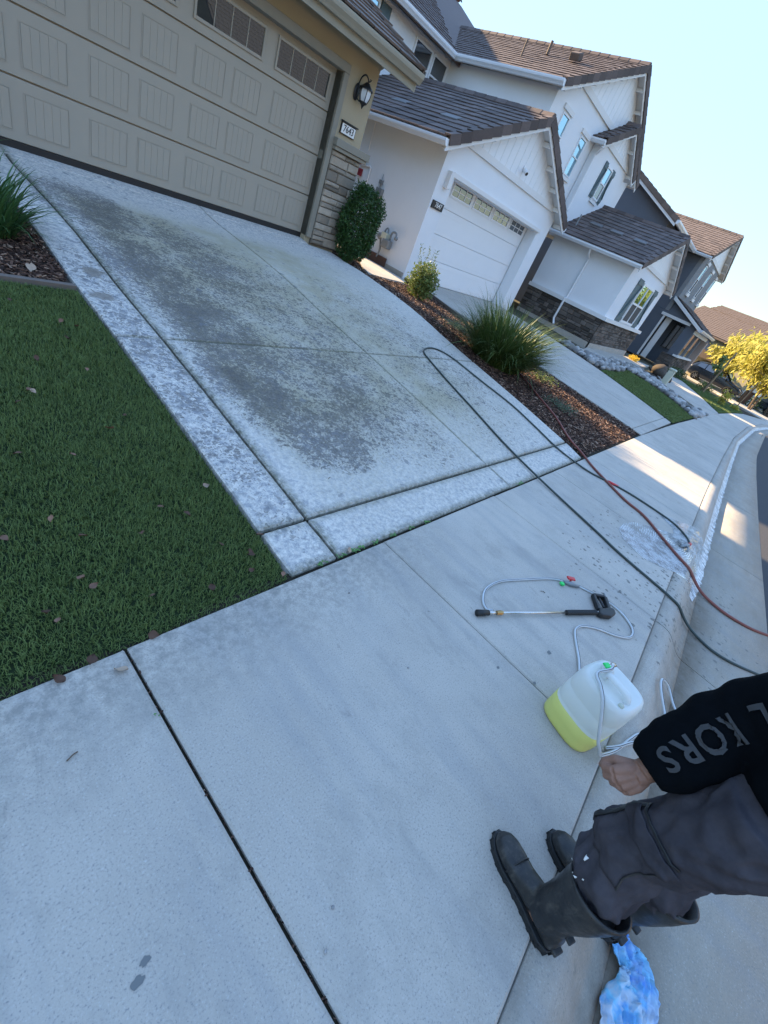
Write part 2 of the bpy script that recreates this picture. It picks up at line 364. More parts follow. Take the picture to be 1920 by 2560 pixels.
M['brick_e'] = simple('brown edging', (.13,.075,.055), .85, .2, .25, 12); M['edging'] = simple('grey brown edging', (.16,.13,.11), .85, .2, .2, 12)
M['rock'] = simple('river rock', (.29,.285,.275), .7, .3, .25, 9, .3, 60, rnd=.5)
M['soilrock'] = simple('dark mossy rock', (.075,.062,.05), .9, .15, .35, 9, .6, 50); M['dryleaf'] = simple('dry leaf', (.15,.085,.058), .75, .2, .35, 30, rnd=.5); M['paleleaf'] = simple('pale dry leaf', (.36,.27,.20), .75, .2, .25, 30, rnd=.3)
M['grass'] = leaf_mat('lawn blades', (.062,.098,.028), (.125,.175,.05), .6, .25, 6, .12); M['turf'] = simple('turf base', (.02,.032,.014), .95, .1, .4, 40)
M['strap'] = leaf_mat('strap leaves', (.025,.065,.022), (.05,.11,.035), .4, .25, 14); M['orn'] = leaf_mat('ornamental grass leaves', (.028,.055,.018), (.075,.115,.028), .45, .3, 8, .09)
M['privet'] = leaf_mat('hedge leaves', (.014,.042,.014), (.035,.08,.02), .4, .15, 8); M['varieg'] = leaf_mat('variegated leaves', (.045,.085,.022), (.15,.185,.05), .5, .25, 18)
M['cover'] = leaf_mat('ground cover leaves', (.05,.085,.055), (.09,.13,.08), .6, .2, 20); M['weed'] = leaf_mat('weed leaves', (.04,.12,.03), (.09,.2,.05), .5, .2, 30)
M['yleaf'] = leaf_mat('yellow green foliage', (.16,.17,.03), (.42,.38,.07), .6, .45, 1.5); M['dleaf'] = leaf_mat('dark foliage', (.02,.04,.015), (.05,.08,.025), .6, .2, 3)
M['gold'] = leaf_mat('yellow flowers', (.45,.32,.03), (.6,.42,.05), .6, .3, 20)
M['mulch'] = simple('bark mulch', (.075,.045,.034), .9, .15, .55, 60, 0); 
def island_mulch():
    m, t, b = base_mat('mulch chips', .9, .15); g = nn(t, 'ShaderNodeNewGeometry')
    o = ramp(t, g.outputs['Random Per Island'], [(0,(.024,.016,.013)),(.5,(.075,.043,.033)),(.85,(.17,.10,.07)),(1,(.36,.25,.18))])
    t.links.new(o, b.inputs['Base Color']); return m
M['chips'] = island_mulch()
M['paint_car'] = simple('dark blue car paint', (.008,.014,.026), .22, .6, .05, 3); M['tyre'] = simple('tyre', (.012,.012,.012), .8, .3, .2, 30)
M['rim'] = simple('alloy rim', (.5,.5,.5), .3, .6, .08, 20, metal=.8); M['lens'] = simple('headlight lens', (.6,.62,.65), .15, .7, .03, 10)
M['skin'] = simple('skin', (.25,.135,.095), .55, .35, .16, 45, .25, 160)
M['fleece'] = simple('black fleece', (.0035,.0048,.0065), .95, .04, .3, 40, .3, 400); M['print'] = simple('grey sleeve print', (.05,.053,.057), .8, .2, .15, 120)
M['hair'] = simple('dark hair', (.02,.015,.012), .6, .3, .3, 60)

# ------------------------------------------------------------------ ground heights
PY = [-20,-6.62,-6.28,-5.4,-4.3,-3.4,-2.5,-1.9,-1.2,-.5,0,20]; PZ = [-.728,-.728,-.69,-.58,-.455,-.37,-.255,-.205,-.165,-.13,-.06,-.06]
RX = [-60,4,8,11.2,14.4,17,21.2,24.5,35,50,70]; RY = [-6.63,-6.63,-6.70,-6.83,-6.92,-7.08,-7.46,-7.87,-9.6,-13,-19]
KX = [-60,-12,-5.2,-3.27,-1.44,.5,3,6.8,11.8,18.3,25,35,50,70]; KY = [-9.6,-8.55,-8.35,-8.30,-8.24,-8.19,-8.13,-8.08,-8.06,-8.28,-8.9,-10.6,-14,-20]
GX = [-60,-12,-4.9,-2.44,-.76,2.67,5.2,7.9,12,19.8,25,35,50,70]; GY = [-9.9,-8.83,-8.62,-8.548,-8.50,-8.41,-8.365,-8.32,-8.28,-8.6,-9.2,-10.9,-14.3,-20.3]
AX = [-60,-12,-.8,1.86,4,8,11.5,20,26,35,50,70]; AY = [-10.8,-9.6,-9.22,-9.12,-9.05,-8.94,-8.88,-9.1,-9.9,-11.5,-14.9,-21]
def drop(x): return .026*max(0, x-24)
def gz(x, y):
    p1 = np.interp(y, PY, PZ); p2 = np.interp(y, [-20,-6.63,1,30], [-.728,-.728,-.37,-.37]); p3 = np.interp(y, [-20,-8.2,-2,30], [-.728,-.728,-.62,-.6])
    a = min(1, max(0, (x-.3)/4)); u = min(1, max(0, (x-15)/8))
    return float((p1*(1-a)+p2*a)*(1-u)+p3*u) - drop(x)

def sheet(name, poly, mat, off=0., step=.4, depth=.1, kind=None, parent=None, rough=0, smooth=False, zf=None):
    zf = zf or gz
    pts = []
    n = len(poly)
    for i in range(n):
        a, b = Vector(poly[i]), Vector(poly[(i+1)%n]); k = max(1, int((b-a).length/step))
        for q in range(k): pts.append(a.lerp(b, q/k))
    nb = len(pts); edges = [(i, (i+1)%nb) for i in range(nb)]
    xs = [p.x for p in pts]; ys = [p.y for p in pts]
    ext = []
    x = min(xs)+step/2
    while x < max(xs):
        y = min(ys)+step/2
        while y < max(ys):
            ext.append(Vector((x+random.uniform(-.1,.1)*step, y+random.uniform(-.1,.1)*step))); y += step
        x += step
    vs, es, fs, ov, oe, of = delaunay_2d_cdt(pts+ext, edges, [list(range(nb))], 1, 1e-5)
    mb = MB(); V = [(v.x, v.y, zf(v.x, v.y)+off+(random.uniform(-rough, rough) if rough else 0)) for v in vs]
    F = []
    for q in fs:
        a, b, c = (Vector(vs[i]) for i in q[:3])
        F.append(tuple(q) if (b-a).cross(c-a) > 0 else tuple(q[::-1]))
    mb.add(V, F)
    # skirt
    cnt = {}
    for q in F:
        for i in range(len(q)): cnt[(q[i], q[(i+1)%len(q)])] = 1
    bd = [(a, b) for (a, b) in cnt if (b, a) not in cnt]
    for a, b in bd:
        A, B = V[a], V[b]; mb.add([A, B, (B[0],B[1],B[2]-depth), (A[0],A[1],A[2]-depth)], [(1,0,3,2)])
    o = mb.build(name, mat, parent, smooth)
    if kind: o['kind'] = kind
    return o
def struct(name, loc=(0,0,0)):
    o = empty(name, loc); o['kind'] = 'structure'; return o
def slab(parent, xl, xr, ys, mat, name='slab', zf=None, depth=.11, xs_n=2, jit=0):
    """a concrete slab: rounded top arris, sides; xl/xr functions of y"""
    zf = zf or gz; e = .011
    yy = [ys[0], ys[0]+e] + [y for y in ys[1:-1]] + [ys[-1]-e, ys[-1]]
    rows = []
    for i, y in enumerate(yy):
        a, b = xl(y), xr(y); row = []
        ts = [a, a+e] + [a+(b-a)*k/xs_n for k in range(1, xs_n)] + [b-e, b]
        for j, x in enumerate(ts):
            edge = i in (0, len(yy)-1) or j in (0, len(ts)-1)
            jx = random.uniform(-jit, jit) if j in (0, len(ts)-1) else 0
            jy = random.uniform(-jit, jit) if i in (0, len(yy)-1) else 0
            row.append((x+jx, y+jy, zf(x, y) - (.010 if edge else 0)))
        rows.append(row)
    mb = MB(); n = len(rows[0]); V = [p for r in rows for p in r]
    F = [(i*n+j, i*n+j+1, (i+1)*n+j+1, (i+1)*n+j) for i in range(len(rows)-1) for j in range(n-1)]
    mb.add(V, F)
    per = [(0,j) for j in range(n)] + [(i,n-1) for i in range(1,len(rows))] + [(len(rows)-1,j) for j in range(n-2,-1,-1)] + [(i,0) for i in range(len(rows)-2,0,-1)]
    top = [rows[i][j] for i, j in per]; bot = [(p[0],p[1],p[2]-depth) for p in top]; k = len(top)
    mb.add(top+bot, [(q, q+k, (q+1)%k+k, (q+1)%k) for q in range(k)] )
    return mb.build(name, mat, parent)
def lin(a, b, n): return [a+(b-a)*i/n for i in range(n+1)]

# ================================================================== SETTING
def terrain_z(x, y):
    if y > -6.0 - (0 if x < 8 else (np.interp(x, RX, RY)+6.63)*-1): return gz(x, y)-.085
    return -.98 - drop(x)
mb = MB()
xs = [-160,-80,-40,-20,-10,-6,-4,-2,0,2,4,6,8,10,12,15,18,21,24,28,32,38,45,55,70,100,160]; ys = [-160,-80,-40,-20,-12,-10,-8,-6.9,-6.62,-6.28,-5.4,-4.3,-3.4,-2.5,-1.9,-1.2,-.5,0,1,3,6,10,20,40,80,160]
V = []
for y in ys:
    for x in xs:
        ry = np.interp(x, RX, RY); z = gz(min(x, 70), y)-.09
        if y < ry+.3: z = -1.0-drop(min(x, 70))
        V.append((x, y, z))
n = len(xs); mb.add(V, [(i*n+j, i*n+j+1, (i+1)*n+j+1, (i+1)*n+j) for i in range(len(ys)-1) for j in range(n-1)])
g_ = mb.build('ground', M['terrain']); g_['kind'] = 'structure'

# road, kerb, pavement follow the gently curving street
xs_r = lin(-60, -12, 8)[:-1] + lin(-12, 26, 38)[:-1] + lin(26, 70, 22)
mb = MB(); V = []
for x in xs_r:
    ay = float(np.interp(x, AX, AY)); d = drop(x)
    for k, q in enumerate((0, 1.2, 4, 7.4)): V.append((x, ay+.12-q, -.862 - d + (.0 if k == 0 else [.0,.012,.055,.03][k])))
F = [(i*4+j+1, (i+1)*4+j+1, (i+1)*4+j, i*4+j) for i in range(len(xs_r)-1) for j in range(3)]
mb.add(V, F); o = mb.build('road', M['asphalt']); o['kind'] = 'structure'

kerb = struct('kerb', (0,-8.4,-.73))
bounds = [-60,-30,-15,-10.5,-7.25,-5.64,-2.415,.575,3.65,6.75,9.9,13,17,21,26,32,40,50,70]
def prof(x):
    k, g = float(np.interp(x,KX,KY)), float(np.interp(x,GX,GY)); out = [(k, -.728), (k-.06, -.731)]
    y0, y1 = k-.09, g-.035
    for i in range(9):
        q = i/8; out.append((y0+(y1-y0)*q, -.734-.129*(3*q*q-2*q**3)))
    return out
for a, b in zip(bounds[:-1], bounds[1:]):
    for nm, mt in (('kerb_section','kerb'), ('gutter_section','gutter')):
        k = max(2, int((b-a)/1.0)); rows = []
        for q in range(k+1):
            x = a+.005+(b-a-.010)*q/k; d = drop(x)
            P = prof(x)
            if nm == 'kerb_section': pts = [(y, z) for y, z in P]; pts[0] = (pts[0][0]-.004, pts[0][1]-.004); pts.append((P[-1][0], -1.0)); pts.insert(0, (pts[0][0], -1.0))
            else:
                g0 = P[-1][0]-.003; a0 = float(np.interp(x,AX,AY)); pts = [(g0, -1.0), (g0, -.866), (g0*.6+a0*.4, -.868), (a0, -.858), (a0, -1.0)]
            rows.append([(x, y, z-d) for y, z in pts])
        mb = MB(); mb.rings(rows, closed=False, cap0=False, cap1=False)
        mb.add(rows[0], [tuple(range(len(rows[0])))]); mb.add(rows[-1], [tuple(range(len(rows[0])-1,-1,-1))])
        mb.f = [tuple(q[::-1]) for q in mb.f]
        mb.build(nm, M[mt], kerb, True)

pave = struct('pavement', (0,-7.4,-.73))
jx = [-60,-40,-20,-12.07,-10.46,-8.85,-7.24,-5.63,-4.02,-2.41,-.83,.56,2.15,3.75,5.35,6.95,8.55,10.15,11.75,13.4,15,16.6,18.2,20,22,24,26,29,32,36,40,46,54,70]
for a, b in zip(jx[:-1], jx[1:]):
    ga = .0085 if abs(a+5.63) < .01 else .0035; gb = .0085 if abs(b+5.63) < .01 else .0035
    nx = max(1, int((b-a)/1.2)); rows = []; e = .009
    tx = [a+ga, a+ga+e] + [a+(b-a)*k/nx for k in range(1,nx)] + [b-gb-e, b-gb]
    V = []
    for x in tx:
        k0 = float(np.interp(x,KX,KY))+.004; r0 = float(np.interp(x,RX,RY)); tl = [k0, k0+e, (k0+r0)/2, r0-e, r0]
        for j, y in enumerate(tl):
            ed = j in (0,4) or x in (tx[0], tx[-1])
            V.append((x + (random.uniform(-.003,.003) if ed and (ga > .005 or gb > .005) else 0), y + (random.uniform(-.004,.004) if j == 4 else 0), -.728-drop(x)-(.007 if ed else 0)))
    n5 = 5; L_ = len(tx)
    F = [(i*n5+j, (i+1)*n5+j, (i+1)*n5+j+1, i*n5+j+1) for i in range(L_-1) for j in range(4)]
    per = [(i,0) for i in range(L_)] + [(L_-1,j) for j in range(1,5)] + [(i,4) for i in range(L_-2,-1,-1)] + [(0,j) for j in range(3,0,-1)]
    top = [V[i*n5+j] for i,j in per]; k = len(top)
    mb = MB(); mb.add(V, F); mb.add(top+[(p[0],p[1],p[2]-.12) for p in top], [(q, q+k, (q+1)%k+k, (q+1)%k) for q in range(k)])
    mb.build('slab', M['walk'], pave)
# dirt in the joints under all slabs
mb = MB()
rows = [[(x, float(np.interp(x,RX,RY))+.06, -.752-drop(x)), (x, float(np.interp(x,KX,KY))+.05, -.752-drop(x))] for x in xs_r]
mb.rings(rows, False, False, False); mb.build('joint_dirt', M['filler'], pave)

DRX = [-6.62,-6.31,-5.24,-4.14,-2.9,-1.9,-.9,-.2,.4]; DRV = [.28,.38,.48,.57,.82,.90,.91,.60,.60]
drive = struct('driveway', (-2,-3.3,-.4))
xr = lambda y: float(np.interp(y, DRX, DRV))
cuts = [(-6.605,-6.286),(-6.264,-4.245),(-4.236,-2.124),(-2.115,-.262),(-.256,.05)]
for ci, (a, b) in enumerate(cuts):
    k = max(2, int((b-a)/.28)); yv = lin(a, b, k)
    cols_ = [(lambda y: -4.77, lambda y: -4.441), (lambda y: -4.419, lambda y: -2.0145), (lambda y: -2.0055, xr)]
    if ci == 4: cols_ = [(lambda y: -5.0, lambda y: .02)]
    for q, (l, r_) in enumerate(cols_):
        slab(drive, l, r_, yv, M['drive'], xs_n=3, jit=.003)
mb = MB(); rows = [[(-4.76,y,gz(-4.76,y)-.032),(-2,y,gz(-2,y)-.032),(xr(y)-.03,y,gz(xr(y)-.03,y)-.032)] for y in lin(-6.62,.0,24)]
mb.rings(rows, False, False, False); mb.f = [q[::-1] for q in mb.f]; mb.build('joint_dirt', M['filler'], drive)

path = sheet('side_path', [(1.32,-.71),(2.3,-.42),(3.5,.0),(3.97,.4),(3.97,6),(2.5,6),(2.42,.68),(1.93,.22),(1.53,-.3)], M['plain'], -.004, .4, .12, 'structure')
drive2 = struct('neighbour_driveway', (7,-2.5,-.55))
x2l = lambda y: float(np.interp(y, [-6.62,-5.8,-5,-4.1,.9], [4.15,4.25,4.28,4.35,4.58])); x2r = lambda y: float(np.interp(y, [-6.7,-5.24,-3.84,-1.96,.9], [7.8,8.68,9.4,9.95,10.05]))
x2m = lambda y: (x2l(y)+x2r(y))/2
for a, b in ((-6.62,-6.405),(-6.395,-4.06),(-4.05,-1.6),(-1.59,.98)):
    for l, r_ in ((x2l, lambda y: x2m(y)-.004), (lambda y: x2m(y)+.004, x2r)):
        slab(drive2, l, r_, lin(a, b, max(2, int((b-a)/.5))), M['plain'], xs_n=3)
walk_pad = sheet('entry_walk', [(10.9,-1.9),(12.2,-2.2),(13.2,-1.95),(20.3,-1.95),(22.7,-2.7),(20,-3.0),(16.5,-3.15),(13.2,-2.85),(11.2,-2.6)], M['plain'], .0, .5, .1, 'structure')
walk3 = sheet('front_walk', [(14.3,-6.95),(17.2,-7.1),(20.4,-5.95),(23.6,-4.66),(26.5,-3.4),(25.2,-2.95),(22.58,-3.3),(19.5,-3.75),(16.3,-4.8)], M['plain'], .006, .5, .1, 'structure')
drive4 = sheet('far_driveway', [(31,-8.9),(38,-10.2),(46,-8),(45.5,-1.0),(40,-1.0),(38,-5.5)], M['plain'], .01, 1., .1, 'structure')
# beds and lawns
bed = sheet('mulch_bed', [(.36,-6.6),(.5,-5.24),(.6,-4.14),(.84,-2.9),(.93,-1.9),(.95,-.9),(1.3,-.74),(2.3,-.45),(3.5,-.03),(4.3,.3),(4.55,.55),(4.36,-4.1),(4.27,-5),(4.15,-6.6)], M['soil'], -.03, .3, .08, 'structure', rough=.012)
bed2 = sheet('bush_bed', [(.62,-.24),(.90,-.50),(.92,-.8),(1.3,-.68),(1.5,-.3),(1.9,.24),(2.4,.7),(2.48,2.2),(.80,2.2),(.80,-.25)], M['soil'], -.02, .3, .08, 'structure', rough=.012)
bed3 = sheet('side_bed', [(3.99,.3),(4.3,.33),(4.6,.6),(4.05,.6),(4.05,6),(3.99,6)], M['soil'], -.01, .3, .08, 'structure', rough=.01)
bed_l = sheet('left_bed', [(-8,-3.47),(-4.79,-3.47),(-4.79,-.3),(-8,-.3)], M['soil'], -.025, .3, .08, 'structure', rough=.012)
lawn = sheet('lawn', [(-9,-6.63),(-5.1,-6.635),(-4.79,-6.62),(-4.78,-6.45),(-4.785,-3.53),(-9,-3.53)], M['turf'], -.03, .35, .08, 'structure', rough=.006)
lawn2_poly = [(9.42,-3.86),(11.4,-3.95),(13.4,-3.75),(13.6,-4.6),(12.3,-5.96),(11.2,-6.78),(7.86,-6.66),(8.7,-5.24)]
lawn2 = sheet('front_lawn', lawn2_poly, M['turf'], .0, .4, .1, 'structure')
lawn3_poly = [(17.35,-7.1),(20.5,-6.0),(23.7,-4.72),(26.5,-3.5),(28.5,-4.2),(28,-6.2),(24.4,-7.8),(21.2,-7.44)]
lawn3 = sheet('next_lawn', lawn3_poly, M['turf'], .0, .5, .1, 'structure')
rock_poly = [(9.5,-3.78),(10.0,-2.3),(10.3,-1.75),(11.1,-2.62),(13.2,-2.88),(16.5,-3.2),(16.2,-4.3),(14.6,-5.3),(14.0,-6.15),(14.25,-6.9),(11.3,-6.8),(12.4,-6.0),(13.7,-4.6),(13.45,-3.7),(11.4,-3.9)]
rbed = sheet('rock_bed', rock_poly, M['soil'], -.01, .4, .1, 'structure', rough=.02)
yard = sheet('far_yard', [(16.3,-3.2),(19.5,-3.6),(22.6,-2.75),(27,-2.8),(29,-4),(31,-5.6),(31,-8.9),(28,-8.2),(24.5,-7.8),(28,-6.1),(28.4,-4.2),(26.4,-3.45),(23.5,-4.7),(17.3,-7.05),(14.3,-6.9),(16.1,-4.85)][:8]+[(24.5,-7.8)], M['soil'], -.03, .8, .05, 'structure')

# ================================================================== BUILDING HELPERS
def tile_mesh(w, l, mat, th=.028):
    mb = MB(); c = .006
    vs = []
    for z0, z1, yy in ((0, th, 0), (-th*.9, th*.1, l)):
        vs += [(-w/2+c, yy, z0), (w/2-c, yy, z0), (w/2-c, yy, z1), (-w/2+c, yy, z1)]
    mb.add(vs, [(0,1,2,3),(7,6,5,4),(3,2,6,7),(0,3,7,4),(1,5,6,2),(0,4,5,1)])
    return mb.mesh('roof_tile', mat)
TILES = {}
def tiled_slope(parent, P0, P1, R0, R1, mat='tile', limit=300, w=.30, course=.335, lift=.0):
    """concrete roof tiles on the plane eave P0-P1, ridge R0-R1; left to right seen from outside. First `limit` tiles are objects."""
    P0, P1, R0, R1 = map(Vector, (P0, P1, R0, R1))
    key = mat
    if key not in TILES: TILES[key] = tile_mesh(w, course+.07, M[mat])
    me = TILES[key]
    u = (P1-P0).normalized(); nrm = u.cross(R0-P0).normalized(); v = nrm.cross(u)
    H = (R0-P0).dot(v); k = int(round(H/course)); cnt = 0; rest = MB()
    mv = [Vector(a.co) for a in me.vertices]; mf = [tuple(p.vertices) for p in me.polygons]
    for i in range(k):
        t = i/k; A = P0.lerp(R0, t); B = P1.lerp(R1, t); L = (B-A).length; n = max(1, int(L/w)); off = (i % 2)*w*.5
        for j in range(n):
            c = A + u*(w*(j+.5) + (L-n*w)*.5) + nrm*(.03+random.uniform(-.003,.004)) + v*random.uniform(-.006,.006)
            Mx = Matrix(((u.x,v.x,nrm.x,c.x),(u.y,v.y,nrm.y,c.y),(u.z,v.z,nrm.z,c.z),(0,0,0,1))) @ Matrix.Rotation(random.uniform(-.012,.012), 4, 'X')
            if cnt < limit: place('roof_tile', me, parent, Mx); cnt += 1
            else: rest.add([Mx @ q for q in mv], mf)
    if rest.v: rest.build('roof_tiles', M[mat], parent)['kind'] = 'stuff'
def ridge_caps(parent, a, b, pitch, mat='tile', l=.38, objects=True):
    a, b = Vector(a), Vector(b); d = (b-a); L = d.length; d.normalize(); n = int(L/l); s = Vector((0,0,1)).cross(d); s.normalize()
    if ('cap', mat, round(pitch,2)) not in TILES:
        mb = MB(); c = .13; h = c*pitch
        for z in (0,):
            sec = lambda y, k: [(-c*k, y, -h*k), (-c*.35*k, y, .045*k), (c*.35*k, y, .045*k), (c*k, y, -h*k), (c*k, y, -h*k-.02), (0, y, -.0), (-c*k, y, -h*k-.02)]
            mb.rings([sec(0, 1.08), sec(l+.04, .93)])
        mb.f = [q[::-1] for q in mb.f]
        TILES[('cap', mat, round(pitch,2))] = mb.mesh('ridge_tile', M[mat])
    me = TILES[('cap', mat, round(pitch,2))]
    for i in range(n):
        p = a + d*(L*i/n); Mx = Matrix(((-s.x,d.x,0,p.x),(-s.y,d.y,0,p.y),(0,d.z,1,p.z+.055),(0,0,0,1)))
        place('ridge_tile', me, parent, Mx)
def rake_caps(parent, a, b, inward, mat='tile', l=.37):
    """L shaped verge tiles from eave a to apex b; inward = horizontal direction along the ridge into the roof"""
    a, b = Vector(a), Vector(b); d = (b-a); L = d.length; d.normalize(); w = Vector(inward).normalized(); nr = w.cross(d); 
    if nr.z < 0: nr = -nr
    n = max(1, int(round(L/l))); key = ('rake', mat)
    if key not in TILES:
        mb = MB(); e = .008
        # x along slope, y inward, z normal
        for (y0,y1,z0,z1) in ((-.035,.15,.0,.03),(-.035,-.005,-.17,.0)):
            vs = [(e,y0,z0+.022),(l+.03,y0,z0),(l+.03,y1,z0),(e,y1,z0+.022),(e,y0,z1+.024),(l+.03,y0,z1),(l+.03,y1,z1),(e,y1,z1+.024)]
            mb.add(vs, [(3,2,1,0),(4,5,6,7),(0,1,5,4),(1,2,6,5),(2,3,7,6),(3,0,4,7)])
        TILES[key] = mb.mesh('rake_tile', M[mat])
    for i in range(n):
        p = a + d*(L*i/n) + nr*.035
        Mx = Matrix(((d.x,w.x,nr.x,p.x),(d.y,w.y,nr.y,p.y),(d.z,w.z,nr.z,p.z),(0,0,0,1))) @ Matrix.Translation((0, random.uniform(-.004,.004), random.uniform(-.002,.003)))
        place('rake_tile', TILES[key], parent, Mx)
def gutter(parent, a, b, out, mat='gutter_w', h=.125, w=.12, name='gutter'):
    a, b, o = Vector(a), Vector(b), Vector(out)
    pr = [(0,0),(w*.55,0),(w*.7,h*.25),(w*.95,h*.55),(w,h*.8),(w,h),(w-.012,h),(w-.014,h*.82),(w*.68,h*.3),(w*.5,.012),(.012,.012),(.012,h),(0,h)]
    mb = MB(); mb.rings([[p + o*x + Vector((0,0,z)) for x, z in pr] for p in (a, b)], False, False)
    for p in (a, b): mb.add([p + o*x + Vector((0,0,z)) for x, z in ((0,0),(w*.55,0),(w*.95,h*.55),(w,h),(0,h))], [(0,1,2,3,4)])
    return mb.build(name, M[mat], parent)
def gable_roof_y(parent, xl, xr_, y0, y1, ze, zr, mat='tile', limit_l=300, limit_r=0, th=.12, gut=True, barge='white_tr', outl=True, left=True, right=True, caps=True):
    """ridge along y, gable end at y0 facing -y"""
    xm = (xl+xr_)/2; s = (zr-ze)/(xm-xl)
    mb = MB()
    mb.prism([(xl,y0+.03,ze-.02),(xm,y0+.03,zr-.02),(xr_,y0+.03,ze-.02),(xr_-.02,y0+.03,ze-.02-th),(xm,y0+.03,zr-.02-th),(xl+.02,y0+.03,ze-.02-th)], (0,y1-y0-.03,0))
    mb.build('roof_deck', M['white_tr'], parent)
    if left: tiled_slope(parent, (xl,y1,ze), (xl,y0,ze), (xm,y1,zr), (xm,y0,zr), mat, limit_l)
    if right: tiled_slope(parent, (xr_,y0,ze), (xr_,y1,ze), (xm,y0,zr), (xm,y1,zr), mat, limit_r)
    if caps:
        ridge_caps(parent, (xm,y0+.02,zr+.02), (xm,y1,zr+.02), s, mat)
        rake_caps(parent, (xl,y0,ze), (xm,y0,zr), (0,1,0), mat); rake_caps(parent, (xr_,y0,ze), (xm,y0,zr), (0,1,0), mat)
    for sg, xe in ((-1, xl), (1, xr_)):
        mb = MB(); mb.prism([(xe,y0+.005,ze-.03),(xm,y0+.005,zr-.03),(xm,y0+.005,zr-.22),(xe,y0+.005,ze-.22)], (0,.035,0))
        mb.build('bargeboard', M[barge], parent)
    if outl:
        L = (xm-xl); n = max(2, int(L/.75))
        for sg in (-1, 1):
            for k in range(1, n+1):
                x = xm + sg*L*(k-.35)/n; z = zr - abs(x-xm)*s
                mb = MB(); mb.box(x-.04, x+.04, y0+.045, y0+.32, z-.26, z-.15); mb.build('outlooker', M['white_tr'], parent)
    if gut:
        gutter(parent, (xl+.02,y0+.0,ze-.13), (xl+.02,y1,ze-.13), (-1,0,0)); gutter(parent, (xr_-.02,y0+.0,ze-.13), (xr_-.02,y1,ze-.13), (1,0,0))
def gable_siding(parent, xl, xr_, zb, xm, zr, s, y, bw=.3, th=.03, mat='white'):
    """upright boards filling the gable triangle above zb; zr,s describe the underside of the roof"""
    n = int((xr_-xl)/bw)
    for i in range(n+1):
        a = xl+i*bw+.006; b = min(xl+(i+1)*bw-.006, xr_)
        za = zr-abs(a-xm)*s; zc = zr-abs(b-xm)*s
        if b-a < .03 or (za <= zb+.01 and zc <= zb+.01): continue
        pts = []
        if za > zb: pts += [(a,y,zb),(a,y,za)]
        else: pts += [(xm-(zr-zb)/s if a < xm else xm+(zr-zb)/s, y, zb)]
        if a < xm < b: pts += [(xm,y,zr)]
        if zc > zb: pts += [(b,y,zc),(b,y,zb)]
        else: pts += [(xm+(zr-zb)/s, y, zb)]
        mb = MB(); mb.prism(pts, (0,-th,0)); mb.build('siding_board', M[mat], parent)
def framed_window(parent, x0, x1, z0, z1, y, out=-1, mat='white', glass='glass', cols_=1, rows=1, fw=.05, low=None, name='window'):
    """window on a wall facing -y (out=-1): frame, glazing bars, panes (sub-parts)"""
    mb = MB()
    mb.box(x0,x0+fw,y-.03,y+.04,z0,z1); mb.box(x1-fw,x1,y-.03,y+.04,z0,z1); mb.box(x0+fw,x1-fw,y-.03,y+.04,z0,z0+fw); mb.box(x0+fw,x1-fw,y-.03,y+.04,z1-fw,z1)
    for k in range(1, cols_):
        xx = x0+(x1-x0)*k/cols_; mb.box(xx-fw*.4,xx+fw*.4,y-.022,y+.03,z0+fw,z1-fw)
    for k in range(1, rows):
        zz = z0+(z1-z0)*k/rows; mb.box(x0+fw,x1-fw,y-.026,y+.028,zz-fw*.45,zz+fw*.45)
    w = mb.build(name, M[mat], parent)
    for i in range(cols_):
        for k in range(rows):
            a = x0+(x1-x0)*i/cols_+fw*.42; b = x0+(x1-x0)*(i+1)/cols_-fw*.42; c = z0+(z1-z0)*k/rows+fw*.42; d = z0+(z1-z0)*(k+1)/rows-fw*.42
            mb = MB(); mb.box(a,b,y+.004,y+.014,c,d); mb.build('pane', M[low if (low and k == 0) else glass], w)
    return w
def stones(parent, fn, U, H, mat, hmin=.09, hmax=.16, lmin=.16, lmax=.38, gap=.008, limit=300, d0=.03, d1=.06):
    """ledge stones on a U x H panel; fn(u,h,d) -> world point, d outwards"""
    z = 0; cnt = 0
    while z < H-.03:
        h = min(random.uniform(hmin, hmax), H-z); 
        if H-z-h < .05: h = H-z
        u = 0
        while u < U-.01:
            l = random.uniform(lmin, lmax)
            if U-u-l < .1: l = U-u
            sub = [(z, h)] if h < .13 or random.random() < .6 else [(z, h*.5), (z+h*.5, h*.5)]
            for zz, hh in sub:
                d = random.uniform(d0, d1); j = lambda: random.uniform(-.006,.006); e = min(.014, hh*.2)
                a, b, c, q = u+gap/2, u+l-gap/2, zz+gap/2, zz+hh-gap/2
                if a >= b or c >= q: continue
                mb = MB()
                B = [(a,c),(b,c),(b,q),(a,q)]; T = [(a+e+j(),c+e+j()),(b-e+j(),c+e+j()),(b-e+j(),q-e+j()),(a+e+j(),q-e+j())]
                Mid = [(a,c),(b,c),(b,q),(a,q)]
                vs = [fn(x,y,-.005) for x,y in B]+[fn(x,y,d-.018) for x,y in Mid]+[fn(x,y,d+random.uniform(-.005,.005)) for x,y in T]
                mb.add(vs, [(0,1,5,4),(1,2,6,5),(2,3,7,6),(3,0,4,7),(4,5,9,8),(5,6,10,9),(6,7,11,10),(7,4,8,11),(8,9,10,11)])
                n0 = Vector(vs[9])-Vector(vs[8]); 
                cnt += 1
                if cnt <= limit: mb.build('stone', M[mat], parent)
            u += l
        z += h
def text_mesh(s, size, ext=.004, off=0.):
    c = bpy.data.curves.new('t', 'FONT'); c.body = s; c.size = size; c.extrude = ext; c.align_x = 'CENTER'; c.align_y = 'CENTER'; c.resolution_u = 3; c.offset = off
    o = bpy.data.objects.new('t', c); col.objects.link(o); dg = bpy.context.evaluated_depsgraph_get(); dg.update()
    me = bpy.data.meshes.new_from_object(o.evaluated_get(dg)); bpy.data.objects.remove(o); bpy.data.curves.remove(c); return me
